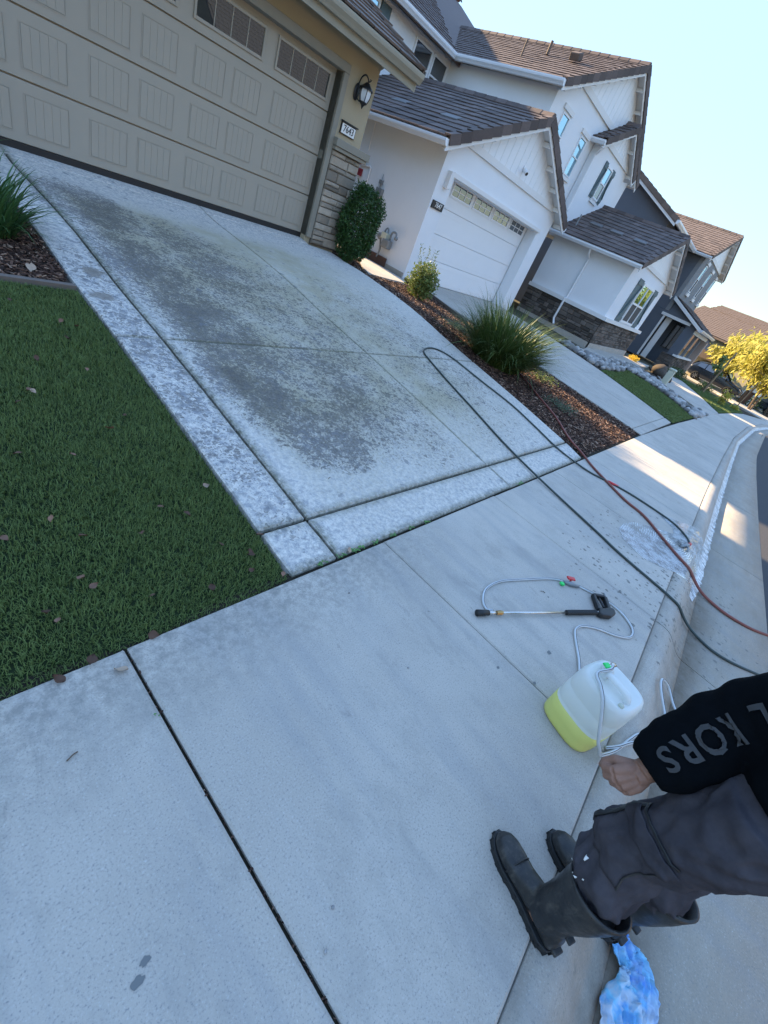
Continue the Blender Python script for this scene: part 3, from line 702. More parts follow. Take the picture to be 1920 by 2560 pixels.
def text_part(name, s, size, mat, parent, center, sx=1., ext=.004):
    """lettering on a face looking towards -y"""
    me = text_mesh(s, size, ext); me.materials.clear(); me.materials.append(M[mat])
    o = place(name, me, parent, Matrix.Translation(Vector(center)) @ Matrix.Rotation(R(90), 4, 'X') @ Matrix.Scale(sx, 4, (1,0,0))); return o
def leaf_cloud(mb, centers, n, size, spread, flat=.3, aspect=.45, shape=None):
    for _ in range(n):
        p = shape() if shape else None
        d = Vector((random.gauss(0,1), random.gauss(0,1), random.gauss(.35,1))).normalized(); a = d.orthogonal().normalized(); a.rotate(Matrix.Rotation(random.uniform(0,6.28), 3, d))
        b = d.cross(a); s = size*random.uniform(.6,1.3)
        tip = p + a*s; l = p + a*s*.5 + b*s*aspect*.5 + d*s*.08; r_ = p + a*s*.5 - b*s*aspect*.5 + d*s*.08
        mb.add([p, l, tip, r_], [(0,3,2,1)])
def blade(mb, base, az, lean, L, w, seg=5, droop=1.0, twist=0.):
    """arching strap leaf"""
    p = Vector(base); h = Vector((math.cos(az), math.sin(az), 0)); sd_ = Vector((-math.sin(az+twist), math.cos(az+twist), 0)); a = lean; V = []
    for i in range(seg+1):
        t = i/seg; ww = w*(1-.15*t)*(1-t**3)+.0006
        V += [p - sd_*ww/2, p + sd_*ww/2]
        p = p + (h*math.sin(a) + Vector((0,0,math.cos(a))))*(L/seg); a += droop*(L/seg)*(.6+t)
    mb.add(V, [(2*i,2*i+1,2*i+3,2*i+2) for i in range(seg)])

# ================================================================== NEAR TAN HOUSE
H1 = empty('tan_house', (-2.4, 3, -.1), 'tan stucco house with a wide taupe garage door and stone pier beside the stained driveway', 'house')
mb = MB()
mb.box(.0,.74,-.15,.25,-.45,2.95); mb.box(-9,-4.85,-.15,.25,-.45,2.95); mb.box(-4.85,.0,-.15,.25,2.40,2.95)
mb.box(-9,.738,.3,4,-.45,2.93); mb.box(-9,1.32,4,7,-.45,2.9); mb.box(-9,1.32,7.001,17,-.45,5.2); mb.prism([(1.31,7.01,5.2),(1.31,10.5,9.1),(1.31,17,5.2)], (-10.3,0,0))  # unseen upper storey, shaped for the edge of its shadow on the street
mb.build('wall', M['tan'], H1)
mb = MB(); mb.box(.0,.10,-.20,.02,.0,2.36); mb.build('door_trim', M['taupe_tr'], H1, bevel=.006)
mb = MB(); mb.box(-4.95,.10,-.20,-.003,2.362,2.475); mb.build('door_trim', M['taupe_tr'], H1, bevel=.006)
mb = MB(); mb.box(-4.95,-4.85,-.20,.02,.0,2.36); mb.build('door_trim', M['taupe_tr'], H1, bevel=.006)
gd = MB().box(-4.85,.0,.045,.07,.0,2.44).build('garage_door', M['taupe'], H1)
for k in range(4):
    MB().box(-4.84,-.004,.0,.044,.012+.604*k,.604*(k+1)-(.0 if k == 3 else .004)).build('section', M['taupe'], gd, bevel=.006)
mb = MB(); mb.box(-4.85,-.001,-.010,.06,-.075,.010); mb.build('bottom_seal', M['rubber'], gd)
def panel_mesh(w, h, mat):
    mb = MB(); n = 5; f_ = .012
    for i in range(n):
        a = -w/2+f_+(w-2*f_)*i/n; b = -w/2+f_+(w-2*f_)*(i+1)/n; g = .0022
        vs = [(a+g-.003,0,f_-.003),(b-g+.003,0,f_-.003),(b-g+.003,0,h-f_+.003),(a+g-.003,0,h-f_+.003),(a+g,-.0042,f_),(b-g,-.0042,f_),(b-g,-.0042,h-f_),(a+g,-.0042,h-f_)]
        mb.add(vs, [(4,5,6,7),(0,1,5,4),(1,2,6,5),(2,3,7,6),(3,0,4,7)])
    # raised rim round the planks
    o_ = .004
    for (x0,x1,z0,z1) in ((-w/2-o_,w/2+o_,-o_,f_-.006),(-w/2-o_,w/2+o_,h-f_+.006,h+o_),(-w/2-o_,-w/2+f_-.006,f_-.006,h-f_+.006),(w/2-f_+.006,w/2+o_,f_-.006,h-f_+.006)):
        mb.box(x0,x1,-.0035,.0,z0,z1)
    return mb.mesh('panel', mat)
pm = panel_mesh(.436, .388, M['taupe'])
for k in range(3):
    for i in range(4):
        for x0 in (-4.706, -4.142):
            place('panel', pm, gd, Matrix.Translation((x0+.218+1.22*i, -.0015, .107+.6015*k)))
for i in range(4):
    x0 = -1.08-1.22*i; x1 = x0+.96
    mb = MB(); t_ = .03
    mb.box(x0-t_,x0,-.022,.0,1.925,2.29); mb.box(x1,x1+t_,-.022,.0,1.925,2.29); mb.box(x0,x1,-.022,.0,1.925,1.96); mb.box(x0,x1,-.022,.0,2.255,2.29)
    for q in (1,2,3): mb.box(x0+.24*q-.006,x0+.24*q+.006,-.014,-.001,1.96,2.255)
    wf = mb.build('window_frame', M['taupe'], gd, bevel=.004)
    for q in range(4):
        MB().box(x0+.24*q+.004,x0+.24*(q+1)-.004,-.006,-.0035,1.962,2.253).build('pane', M['glass_m'], gd)
# stone pier and ledge
mb = MB(); mb.box(.115,.76,-.185,-.152,-.1,1.40); mb.box(.742,.775,-.185,.25,-.1,1.40); mb.build('mortar', M['mortar'], H1)
stones(H1, lambda u,h,d: (.115+u, -.185-d, -.08+h), .66, 1.47, 'stone_t', .07, .16, .2, .42, d0=.025, d1=.05)
stones(H1, lambda u,h,d: (.775+d, -.185+u, -.08+h), .43, 1.47, 'stone_t', .085, .135, .17, .30, d0=.025, d1=.05)
mb = MB(); mb.box(.085,.90,-.30,.3,1.455,1.565); mb.build('ledge', M['taupe_tr'], H1, bevel=.008)
mb = MB(); mb.box(.10,.87,-.275,.28,1.40,1.452); mb.build('ledge', M['taupe_tr'], H1, bevel=.006)
# roof: front slope with eave along the street, right verge
z0, yE, xE, s1 = 2.86, -.62, 1.16, .40
mb = MB(); mb.prism([(-9,yE,z0-.02),(-9,4.2,z0+s1*(4.2-yE)-.02),(-9,4.2,z0+s1*(4.2-yE)-.12),(-9,yE,z0-.12)], (9+xE-.02,0,0)); mb.build('roof_deck', M['eave_t'], H1)
tiled_slope(H1, (-2.5,yE-.05,z0), (xE,yE-.05,z0), (-2.5,4.2,z0+s1*(4.25-yE)), (xE,4.2,z0+s1*(4.25-yE)), 'tile_b', 200)
tiled_slope(H1, (-9,yE-.05,z0), (-2.5,yE-.05,z0), (-9,4.2,z0+s1*(4.25-yE)), (-2.5,4.2,z0+s1*(4.25-yE)), 'tile_b', 0)
rake_caps(H1, (xE,yE-.05,z0), (xE,4.2,z0+s1*(4.25-yE)), (-1,0,0), 'tile_b')
gutter(H1, (-9,yE,z0-.145), (xE,yE,z0-.145), (0,-1,0), 'eave_t', .14, .13)
mb = MB(); mb.box(-9,xE-.02,yE+.005,yE+.03,z0-.24,z0-.03); mb.build('fascia', M['eave_t'], H1)
mb = MB(); mb.prism([(xE-.03,yE,z0-.05),(xE-.03,4.2,z0+s1*(4.2-yE)-.05),(xE-.03,4.2,z0+s1*(4.2-yE)-.25),(xE-.03,yE,z0-.25)], (.03,0,0)); mb.build('bargeboard', M['eave_t'], H1)
mb = MB(); mb.prism([(.75,.05,2.55),(1.1,.05,2.86),(1.1,.05,2.98),(.75,.05,2.98)], (0,.12,0)); mb.build('corbel', M['eave_t'], H1)
mb = MB(); mb.prism([(1.58,6.6,5.35),(1.58,10.5,9.4),(1.58,17.4,5.35),(1.58,17.4,5.23),(1.58,10.5,9.28),(1.58,6.6,5.23)], (-11,0,0)); mb.build('roof_deck', M['tile_b'], H1)  # unseen upper roof, its ridge raised to shade the kerb
# wall lantern, house number
wl = empty('wall_lantern', (.42,-.15,2.08), 'black lantern with frosted glass on the tan wall beside the garage', 'lantern')
mb = MB(); mb.lathe([(.001,0),(.055,.006),(.075,.02),(.075,.03),(.001,.03)], Matrix.Translation((.335,-.15,2.24)) @ Matrix.Rotation(R(90),4,'X') @ Matrix.Diagonal((.75,1.5,1,1)), 20); mb.build('backplate', M['black'], wl, True)
mb = MB(); mb.tube(spline([(.335,-.17,2.27),(.335,-.21,2.42),(.36,-.27,2.475),(.405,-.30,2.44),(.415,-.30,2.40)],6), .011, 8); mb.tube(spline([(.41,-.30,2.41),(.44,-.30,2.43),(.45,-.30,2.46)],4), .006, 6); mb.tube(spline([(.42,-.31,2.41),(.43,-.34,2.43),(.435,-.35,2.455)],4), .006, 6)
mb.tube(spline([(.335,-.17,2.2),(.36,-.23,2.15),(.40,-.27,2.14)],5), .01, 8); mb.build('arm', M['black'], wl, True)
T_ = Matrix.Translation((.415,-.30,0))
mb = MB(); mb.lathe([(.001,2.405),(.03,2.40),(.045,2.385),(.075,2.355),(.118,2.325),(.122,2.312),(.105,2.312),(.001,2.33)], T_, 12); mb.build('cap', M['black'], wl)
mb = MB(); mb.lathe([(.09,2.312),(.097,2.27),(.088,2.21),(.066,2.16),(.058,2.155)], T_, 6); mb.build('glass', M['lampglass'], wl)
mb = MB()
for k in range(6):
    a = 2*math.pi*k/6; mb.tube([(.415+r*math.cos(a),-.30+r*math.sin(a),z) for r,z in ((.093,2.315),(.10,2.27),(.091,2.21),(.068,2.155))], .0065, 6)
mb.build('cage', M['black'], wl, True)
mb = MB(); mb.lathe([(.07,2.158),(.066,2.14),(.035,2.12),(.02,2.10),(.014,2.085),(.001,2.06)], T_, 12); mb.build('finial', M['black'], wl, True)
pl = empty('house_number_plaque', (.36,-.15,1.64), 'white plaque with black rim and number 7643 on the tan wall', 'house number')
mb = MB(); mb.box(.195,.535,-.175,-.15,1.645,1.805); mb.build('frame', M['black'], pl, bevel=.004)
mb = MB(); mb.box(.185,.555,-.205,-.15,1.806,1.824); mb.build('hood', M['black'], pl, bevel=.003)
mb = MB(); mb.box(.212,.518,-.182,-.1755,1.66,1.79); mb.build('plate', M['numplate'], pl)
text_part('digits', '7643', .135, 'digit_b', pl, (.365,-.1855,1.725), .92, .002)

# ================================================================== WHITE HOUSE
H2 = empty('white_house', (9, 3, -.4), 'white stucco two storey house with white garage door numbered 7647 and dark tiled roofs', 'house')
s = .443; xm = 7.3
def ud(x): return 4.10-abs(x-xm)*s     # underside of garage roof at the front wall
mb = MB()
mb.prism([(4.03,.6,-.5),(4.62,.6,-.5),(4.62,.6,2.07),(9.85,.6,2.07),(9.85,.6,-.5),(10.58,.6,-.5),(10.58,.6,ud(10.58)),(xm,.6,ud(xm)),(4.03,.6,ud(4.03))], (0,.4,0))
mb.box(4.03,4.35,1.002,6.3,-.5,2.62); mb.box(10.3,10.58,1.002,6.3,-.5,2.62); mb.box(4.36,10.29,1.2,6.3,-.5,2.6)
mb.box(4.05,18,6.3,23,-.5,5.5); mb.prism([(4.1,6.3,5.5),(4.1,15,9.95),(4.1,23.6,5.5)], (13.8,0,0))
mb.build('wall', M['white_st'], H2)
mb = MB(); mb.box(4.0,4.03,.63,6.3,-.5,-.24); mb.build('plinth', M['plain'], H2)
gd2 = MB().box(4.62,9.85,1.045,1.07,-.4,2.1).build('garage_door', M['white'], H2)
for k in range(4): MB().box(4.64,9.83,1.0,1.044,-.37+.612*k+.004,-.37+.612*(k+1)-.004).build('section', M['white'], gd2, bevel=.008)
for k in range(3):
    for q in (.11,.48): MB().box(4.7,9.78,.994,1.0,-.37+.612*k+q,-.37+.612*k+q+.012).build('rib', M['white'], gd2)
for i in range(4):
    x0 = 5.24+1.155*i; x1 = x0+.93; a, b = 1.80, 2.055
    mb = MB(); t_ = .05
    mb.box(x0-t_,x0,.975,1.0,a-t_,b+t_); mb.box(x1,x1+t_,.975,1.0,a-t_,b+t_); mb.box(x0,x1,.975,1.0,a-t_,a); mb.box(x0,x1,.975,1.0,b,b+t_)
    for q in (1,2): mb.box(x0+.31*q-.011,x0+.31*q+.011,.982,.9995,a,b)
    mb.box(x0,x1,.984,.9985,(a+b)/2-.011,(a+b)/2+.011)
    mb.build('window_frame', M['white'], gd2)
    for q in range(3):
        for r_ in range(2):
            MB().box(x0+.31*q+.008,x0+.31*(q+1)-.008,.993,.9965,a+r_*.1275+.006,a+(r_+1)*.1275-.006).build('pane', M['glass'], gd2)
mb = MB(); mb.box(4.5,9.95,.545,.6,2.085,2.185); mb.build('lintel', M['white_tr'], H2, bevel=.004)
zb = 2.74; xa = xm-(ud(xm)-zb)/s; xb = xm+(ud(xm)-zb)/s; xc = xm-(ud(xm)-zb-.15)/s; xd = xm+(ud(xm)-zb-.15)/s
mb = MB(); mb.prism([(xa,.6,zb),(xb,.6,zb),(xd,.6,zb+.15),(xc,.6,zb+.15)], (0,-.055,0)); mb.build('band', M['white_tr'], H2)
gable_siding(H2, xc, xd, zb+.15, xm, ud(xm), s, .6, .31)
gable_roof_y(H2, 3.55, 11.05, .3, 6.5, 2.58, 4.24, limit_l=280)
# upper storey gable block
xm2 = 13.8; s2 = .467
def ud2(x): return 7.56-abs(x-xm2)*s2
mb = MB(); mb.prism([(9.5,1.9,2.6),(18.1,1.9,2.6),(18.1,1.9,ud2(18.1)),(xm2,1.9,ud2(xm2)),(9.5,1.9,ud2(9.5))], (0,.25,0)); mb.box(9.5,18.1,2.152,9,2.6,5.5); mb.build('upper_wall', M['white_st'], H2)
zb = 5.97; xa = xm2-(ud2(xm2)-zb)/s2; xb = 2*xm2-xa; xc = xm2-(ud2(xm2)-zb-.17)/s2; xd = 2*xm2-xc
mb = MB(); mb.prism([(xa,1.9,zb),(xb,1.9,zb),(xd,1.9,zb+.17),(xc,1.9,zb+.17)], (0,-.06,0)); mb.build('band', M['white_tr'], H2)
gable_siding(H2, xc, xd, zb+.17, xm2, ud2(xm2), s2, 1.9, .36)
gable_roof_y(H2, 9.15, 18.45, 1.58, 10.2, 5.56, 7.72, limit_l=1, limit_r=0, gut=False)
gutter(H2, (9.17,1.58,5.43), (9.17,5.85,5.43), (-1,0,0), h=.15, w=.14)
for x0, x1, a, b in ((10.28,10.82,4.2,5.22), (12.05,12.62,4.1,5.2)):
    framed_window(H2, x0, x1, a, b, 1.88, glass='glass_b', rows=2, fw=.035)
    mb = MB(); mb.box(x0-.1,x1+.12,1.84,1.9,b+.06,b+.18); mb.build('lintel', M['white_tr'], H2)
    mb = MB(); mb.box(x0-.08,x1+.1,1.84,1.9,a-.12,a-.02); mb.build('sill', M['white_tr'], H2)
# rear main block roof and its street-facing windows
tiled_slope(H2, (3.6,5.85,5.56), (9.15,5.85,5.56), (3.6,15,10.2), (14.5,15,10.2), limit=0)
mb = MB(); mb.prism([(3.6,5.87,5.53),(3.6,15,10.17),(3.6,15,10.02),(3.6,5.87,5.38)], (15,0,0)); mb.prism([(3.6,24,5.53),(3.6,15,10.17),(3.6,15,10.02),(3.6,24,5.38)], (15,0,0)); mb.build('roof_deck', M['tile'], H2)
ridge_caps(H2, (3.4,15,10.25), (18.4,15,10.25), .5)  # ridge out of view, raised to shade the garage roof
gutter(H2, (3.4,5.86,5.42), (9.03,5.86,5.42), (0,-1,0), h=.15, w=.14)
framed_window(H2, 7.62, 8.52, 4.3, 5.32, 6.28, rows=2, fw=.05, low='screen'); framed_window(H2, 8.6, 9.4, 4.3, 5.32, 6.28, rows=2, fw=.05, low='screen')
framed_window(H2, 4.9, 5.9, 4.2, 5.3, 6.28, rows=2, fw=.05, glass='glass_b')
for x0 in (4.45,5.95): MB().box(x0,x0+.4,6.25,6.297,4.15,5.35).build('shutter', M['shutter'], H2)
# small upper gable with shuttered window
xm3 = 15.0; s3 = .5
def ud3(x): return 6.34-abs(x-xm3)*s3
mb = MB(); mb.prism([(13.28,1.6,2.4),(16.75,1.6,2.4),(16.75,1.6,ud3(16.75)),(xm3,1.6,ud3(xm3)),(13.28,1.6,ud3(13.28))], (0,.28,0)); mb.build('gable_wall', M['white_st'], H2)
zb = 5.5; xa = max(13.3, xm3-(ud3(xm3)-zb)/s3); xb = 2*xm3-xa; xc = xm3-(ud3(xm3)-zb-.15)/s3; xd = 2*xm3-xc
mb = MB(); mb.prism([(xa,1.6,zb),(xb,1.6,zb),(xd,1.6,zb+.15),(xc,1.6,zb+.15)], (0,-.055,0)); mb.build('band', M['white_tr'], H2)
gable_siding(H2, xc, xd, zb+.15, xm3, ud3(xm3), s3, 1.6, .27)
gable_roof_y(H2, 12.9, 17.1, 1.32, 3.4, 5.45, 6.5, limit_l=60, limit_r=0)
def shutter(parent, x0, x1, z0, z1, y, flip=1):
    w = x1-x0; mb = MB()
    for i in range(4): mb.box(x0+w*i/4+.004,x0+w*(i+1)/4-.004,y-.022,y,z0,z1)
    sh = mb.build('shutter', M['shutter'], parent)
    mb = MB(); 
    for z in (z0+.08,(z1-.2)): mb.box(x0,x1,y-.045,y-.0225,z,z+.13)
    a, b = (x0+.03, x1-.03) if flip > 0 else (x1-.03, x0+.03)
    mb.bar((a,y-.033,z0+.2),(b,y-.033,z1-.2),.02,.08,(0,-1,0)); mb.build('brace', M['shutter'], sh)
framed_window(H2, 14.62, 15.22, 4.12, 5.18, 1.58, rows=2, fw=.05, glass='glass_b', low='glass')
shutter(H2, 14.28, 14.6, 4.08, 5.24, 1.598); shutter(H2, 15.25, 15.57, 4.08, 5.24, 1.598, -1)
MB().box(14.55,15.3,1.54,1.597,3.98,4.07).build('sill', M['white_tr'], H2)
mb = MB(); mb.tube([(12.98,1.3,5.35),(12.98,1.4,5.2),(13.1,1.56,5.05),(13.1,1.56,3.3)], .04, 6); mb.build('downspout', M['white'], H2)
# single storey wing
xm4 = 16.25; s4 = .47
def ud4(x): return 3.98-abs(x-xm4)*s4
mb = MB(); mb.prism([(13.29,-1.87,.55),(19.2,-1.87,.55),(19.2,-1.87,ud4(19.2)),(xm4,-1.87,ud4(xm4)),(13.29,-1.87,ud4(13.29))], (0,.2,0))
mb.box(13.29,19.2,-1.668,1.6,-.5,2.55); mb.build('wing_wall', M['white_st'], H2)
mb = MB(); mb.box(13.235,13.29,-1.9,1.6,-.32,.56); mb.box(13.235,19.25,-1.925,-1.87,-.32,.56); mb.box(13.29,19.2,-1.87,-1.67,-.5,.549); mb.build('mortar', M['mortar_d'], H2)
stones(H2, lambda u,h,d: (13.235-d, 1.6-u, -.32+h), 3.5, .88, 'stone_d', .11, .17, .2, .42, d0=.02, d1=.05)
stones(H2, lambda u,h,d: (13.20+u, -1.925-d, -.32+h), 6.05, .88, 'stone_d', .11, .17, .2, .42, d0=.02, d1=.05)
mb = MB(); mb.box(13.13,13.288,-2.03,1.6,.565,.70); mb.box(13.292,19.38,-2.03,-1.872,.565,.70); mb.build('ledge', M['white_tr'], H2)
mb = MB(); mb.box(13.2,13.29,-1.96,1.6,-.6,-.325); mb.box(13.2,19.28,-1.98,-1.9,-.6,-.325); mb.build('foundation', M['plain'], H2)
zb = 2.70; xa = xm4-(ud4(xm4)-zb)/s4; xa = max(xa, 13.3); xb = 2*xm4-xa; xc = xm4-(ud4(xm4)-zb-.14)/s4; xd = 2*xm4-xc
mb = MB(); mb.prism([(xa,-1.87,zb),(xb,-1.87,zb),(xd,-1.87,zb+.14),(xc,-1.87,zb+.14)], (0,-.055,0)); mb.build('band', M['white_tr'], H2)
gable_siding(H2, xc, xd, zb+.14, xm4, ud4(xm4), s4, -1.87, .30)
gable_roof_y(H2, 12.85, 19.65, -2.2, 1.75, 2.58, 4.15, limit_l=240)
framed_window(H2, 15.5, 17.5, .74, 2.3, -1.89, cols_=2, rows=2, fw=.08, glass='glass_b', low='screen')
shutter(H2, 14.66, 15.4, .70, 2.34, -1.872); shutter(H2, 17.6, 18.32, .70, 2.34, -1.872, -1)
mb = MB(); mb.tube([(12.86,-.15,2.46),(12.98,-.15,2.30),(13.24,-.15,2.16),(13.24,-.15,.74),(13.1,-.15,.68),(13.1,-.15,-.1),(13.0,-.3,-.3)], .045, 6); mb.build('downspout', M['white'], H2)
# roof vents
for (x, y, z, w_) in ((4.85,3.35,3.2,.55),(4.85,1.55,3.2,.55)): 
    MB().obox(Matrix.Translation((x,y,z-.02)) @ Matrix.Rotation(-math.atan(.443),4,'Y'), .26, w_, .09).build('roof_vent', M['vent'], H2, bevel=.02)
for y in (-1.2,-.2,.7):
    MB().obox(Matrix.Translation((14.3,y,3.32)) @ Matrix.Rotation(-math.atan(.47),4,'Y'), .22, .5, .09).build('roof_vent', M['vent'], H2, bevel=.02)
MB().tube([(11.9,4.4,6.9),(11.9,4.4,7.25)], .05, 8).build('vent_pipe', M['tile_b'], H2); MB().tube([(10.8,4.6,6.35),(10.8,4.6,6.8)], .03, 8).build('vent_pipe', M['tile_b'], H2)
mb = MB(); mb.obox(Matrix.Translation((11.6,3.1,6.9)) @ Matrix.Rotation(-math.atan(.467),4,'Y'), .28,.36,.2); mb.build('roof_vent', M['tile_b'], H2, bevel=.03)
mb = MB(); mb.tube([(13.7,1.2,3.0),(13.7,1.2,3.4)], .025, 8); mb.build('vent_pipe', M['steel'], H2)
# fixtures on the white house
o = MB().box(4.29,4.43,.47,.6,1.81,2.16).build('wall_light', M['white_tr'], None, bevel=.008); tag(o, 'tall white box light on the white wall beside the 7647 garage', 'wall light')
p2 = empty('house_number_plaque', (4.33,.6,1.33), 'dark plaque with raised white number 7647 beside the white garage door', 'house number')
mb = MB(); mb.box(4.10,4.57,.565,.6,1.335,1.50); mb.build('plate', M['plate_d'], p2, bevel=.005)
text_part('digits', '7647', .15, 'digit_w', p2, (4.345,.558,1.418), .95, .005)
cm = empty('security_camera', (7.36,.54,3.05), 'small white security camera on the white boarded gable', 'camera')
mb = MB(); mb.lathe([(.001,0),(.06,0),(.06,.03),(.001,.03)], Matrix.Translation((7.36,.57,3.15)) @ Matrix.Rotation(R(90),4,'X'), 12); mb.tube([(7.36,.55,3.15),(7.36,.5,3.1)], .02, 8); mb.build('mount', M['white'], cm)
mb = MB(); mb.tube([(7.36,.54,3.1),(7.33,.40,3.03)], [.05,.055], 12); mb.build('body', M['white'], cm); mb = MB(); mb.tube([(7.33,.40,3.03),(7.327,.385,3.023)], .04, 12); mb.build('lens', M['black'], cm)
sg_ = empty('shade_fence', (2.7,6.5,-.2), 'unseen wooden side fence added to shade the passage between the tan house and the white house', 'fence')  # added out of view to keep sun off the passage
for i in range(18): MB().box(1.34+.148*i,1.34+.148*i+.142,6.5,6.52,-.3,1.55).build('shade_fence_board', M['stake'], sg_)
MB().box(1.33,4.02,6.521,6.56,.1,.2).build('rail', M['stake'], sg_); MB().box(1.33,4.02,6.521,6.56,1.2,1.3).build('rail', M['stake'], sg_)
# gas meter
gm = empty('gas_meter', (3.95,1.45,-.15), 'grey gas meter with looped pipes on the white side wall', 'gas meter')
mb = MB(); mb.box(3.79,3.97,1.26,1.52,.08,.30); mb.build('body', M['steel'], gm, bevel=.035)
mb = MB(); mb.box(3.80,3.96,1.42,1.60,.27,.42); mb.build('dial_box', M['util'], gm, bevel=.01)
mb = MB(); mb.tube(spline([(3.88,1.32,.29),(3.88,1.32,.46),(3.88,1.25,.51),(3.88,1.17,.50),(3.88,1.14,.44),(3.88,1.13,.40)],5), .024, 8); mb.lathe([(.001,-.05),(.04,-.04),(.05,0),(.04,.04),(.001,.05)], Matrix.Translation((3.88,1.13,.40)), 10); mb.build('outlet_pipe', M['steel'], gm, True)
mb = MB(); mb.tube(spline([(3.9,1.62,-.2),(3.9,1.58,.0),(3.9,1.66,.22),(3.9,1.70,.33),(3.9,1.62,.40)],5), .024, 8); mb.lathe([(.001,-.03),(.07,-.03),(.085,0),(.07,.03),(.001,.03)], Matrix.Translation((3.88,1.70,.29)) @ Matrix.Rotation(R(90),4,'Y'), 14); mb.tube(spline([(3.9,1.6,.4),(3.9,1.57,.5),(3.9,1.5,.52),(3.9,1.46,.42)],5), .02, 8); mb.build('inlet_pipe', M['steel'], gm, True)
ob = empty('utility_box', (3.98,2.28,1.05), 'small grey switch box with conduit on the white side wall', 'utility box')
mb = MB(); mb.box(3.93,4.03,2.18,2.40,1.07,1.26); mb.build('box', M['steel'], ob, bevel=.012); mb = MB(); mb.tube([(4.0,2.34,1.26),(4.0,2.34,1.36)], .012, 6); mb.box(3.96,4.03,2.29,2.39,1.34,1.43); mb.tube([(4.0,2.34,1.43),(4.0,2.34,1.56)], [.012,.006], 6); mb.build('conduit', M['steel'], ob)
cp = empty('white_conduit', (4.0,3.05,1.1), 'white pipe with small red boxes on the white side wall behind the pier', 'pipe')
mb = MB(); mb.tube([(4.0,3.25,1.56),(4.0,2.9,1.60),(4.0,2.86,1.57),(4.0,2.86,.2)], .022, 8); mb.tube([(4.015,3.17,2.6),(4.015,3.14,1.9)], .012, 6); mb.build('pipe', M['white'], cp)
mb = MB(); mb.box(3.95,4.02,3.14,3.25,1.32,1.48); mb.build('red_box', M['redbox'], cp); mb = MB(); mb.box(3.95,4.02,3.22,3.28,1.56,1.62); mb.build('red_box', M['redbox'], cp)
o = MB().box(3.96,3.985,1.3,6,-.36,-.13).build('edging_board', M['brick_e'], None); tag(o, 'brown board edging along the foot of the white side wall', 'edging board')
mb = MB(); n=14
o = MB().prism([(4.0,2.7,-.352),(4.16,.58,-.36),(4.22,-.46,-.42),(3.52,-2.1,-.44),(2.45,-4.05,-.52),(2.41,-4.03,-.52),(3.47,-2.07,-.44),(4.17,-.44,-.42),(4.11,.58,-.36),(3.96,2.7,-.352)], (0,0,.05)).build('bed_edging', M['edging'], None); tag(o, 'thin brown edging strip running through the mulch bed between the driveways', 'garden edging')

# ================================================================== SLATE GREY HOUSE
H3 = empty('grey_house', (28, 4, -.65), 'slate grey stucco house with three narrow upper windows and a porch of stone and posts', 'house')
mb = MB()
mb.prism([(21.2,.3,-.7),(21.2,.3,5.3),(21.2,5.5,7.45),(21.2,10.7,5.3),(21.2,10.7,-.7)], (6.4,0,0))
mb.box(27.602,34.8,.3,10.7,-.7,5.3)
mb.build('wall', M['grey_st'], H3)
xm5 = 31.2; s5 = .46
def ud5(x): return 7.0-abs(x-xm5)*s5
mb = MB(); mb.box(27.6,34.8,-.58,.298,2.2,5.2)
mb.build('wall', M['grey_st'], H3)
mb = MB(); mb.prism([(27.58,-.83,2.2),(34.82,-.83,2.2),(34.82,-.83,ud5(34.82)),(xm5,-.83,ud5(xm5)),(27.58,-.83,ud5(27.58))], (0,.245,0)); mb.build('gable_wall', M['grey_lt'], H3)
zb = 5.45; xa = xm5-(ud5(xm5)-zb)/s5; xb = 2*xm5-xa; xc = xm5-(ud5(xm5)-zb-.18)/s5; xd = 2*xm5-xc
mb = MB(); mb.prism([(xa,-.83,zb),(xb,-.83,zb),(xd,-.83,zb+.18),(xc,-.83,zb+.18)], (0,-.06,0)); mb.build('band', M['white_tr'], H3)
gable_siding(H3, xc, xd, zb+.18, xm5, ud5(xm5), s5, -.83, .34)
gable_roof_y(H3, 27.1, 35.3, -1.2, 5.2, 5.32, 7.2, mat='tile_b', limit_l=150)
tiled_slope(H3, (20.75,-.12,5.33), (27.1,-.12,5.33), (20.75,5.5,7.72), (31.2,5.5,7.72), 'tile_b', 0)
mb = MB(); mb.prism([(20.75,-.1,5.30),(20.75,5.5,7.69),(20.75,11.1,5.30),(20.75,11.1,5.18),(20.75,5.5,7.57),(20.75,-.1,5.18)], (14.4,0,0)); mb.build('roof_deck', M['tile_b'], H3)
rake_caps(H3, (20.75,-.12,5.33), (20.75,5.5,7.72), (1,0,0), 'tile_b'); rake_caps(H3, (20.75,11.1,5.33), (20.75,5.5,7.72), (1,0,0), 'tile_b')
for a, b in (((20.76,-.12,5.3),(20.76,5.5,7.69)), ((20.76,11.1,5.3),(20.76,5.5,7.69))):
    mb = MB(); mb.prism([a, b, (b[0],b[1],b[2]-.24), (a[0],a[1],a[2]-.24)], (.04,0,0)); mb.build('bargeboard', M['white_tr'], H3)
gutter(H3, (20.75,-.11,5.17), (27.0,-.11,5.17), (0,-1,0), h=.17, w=.16)
for x in (29.2, 31.75, 34.3):
    fr = framed_window(H3, x-.3, x+.32, 3.55, 5.08, -.85, rows=2, fw=.05, glass='glass_b', low='screen')
    mb = MB(); mb.box(x-.42,x+.44,-.92,-.832,3.32,3.5); mb.build('sill', M['white_tr'], H3); mb = MB(); mb.box(x-.42,x+.44,-.92,-.832,5.12,5.28); mb.build('lintel', M['white_tr'], H3)
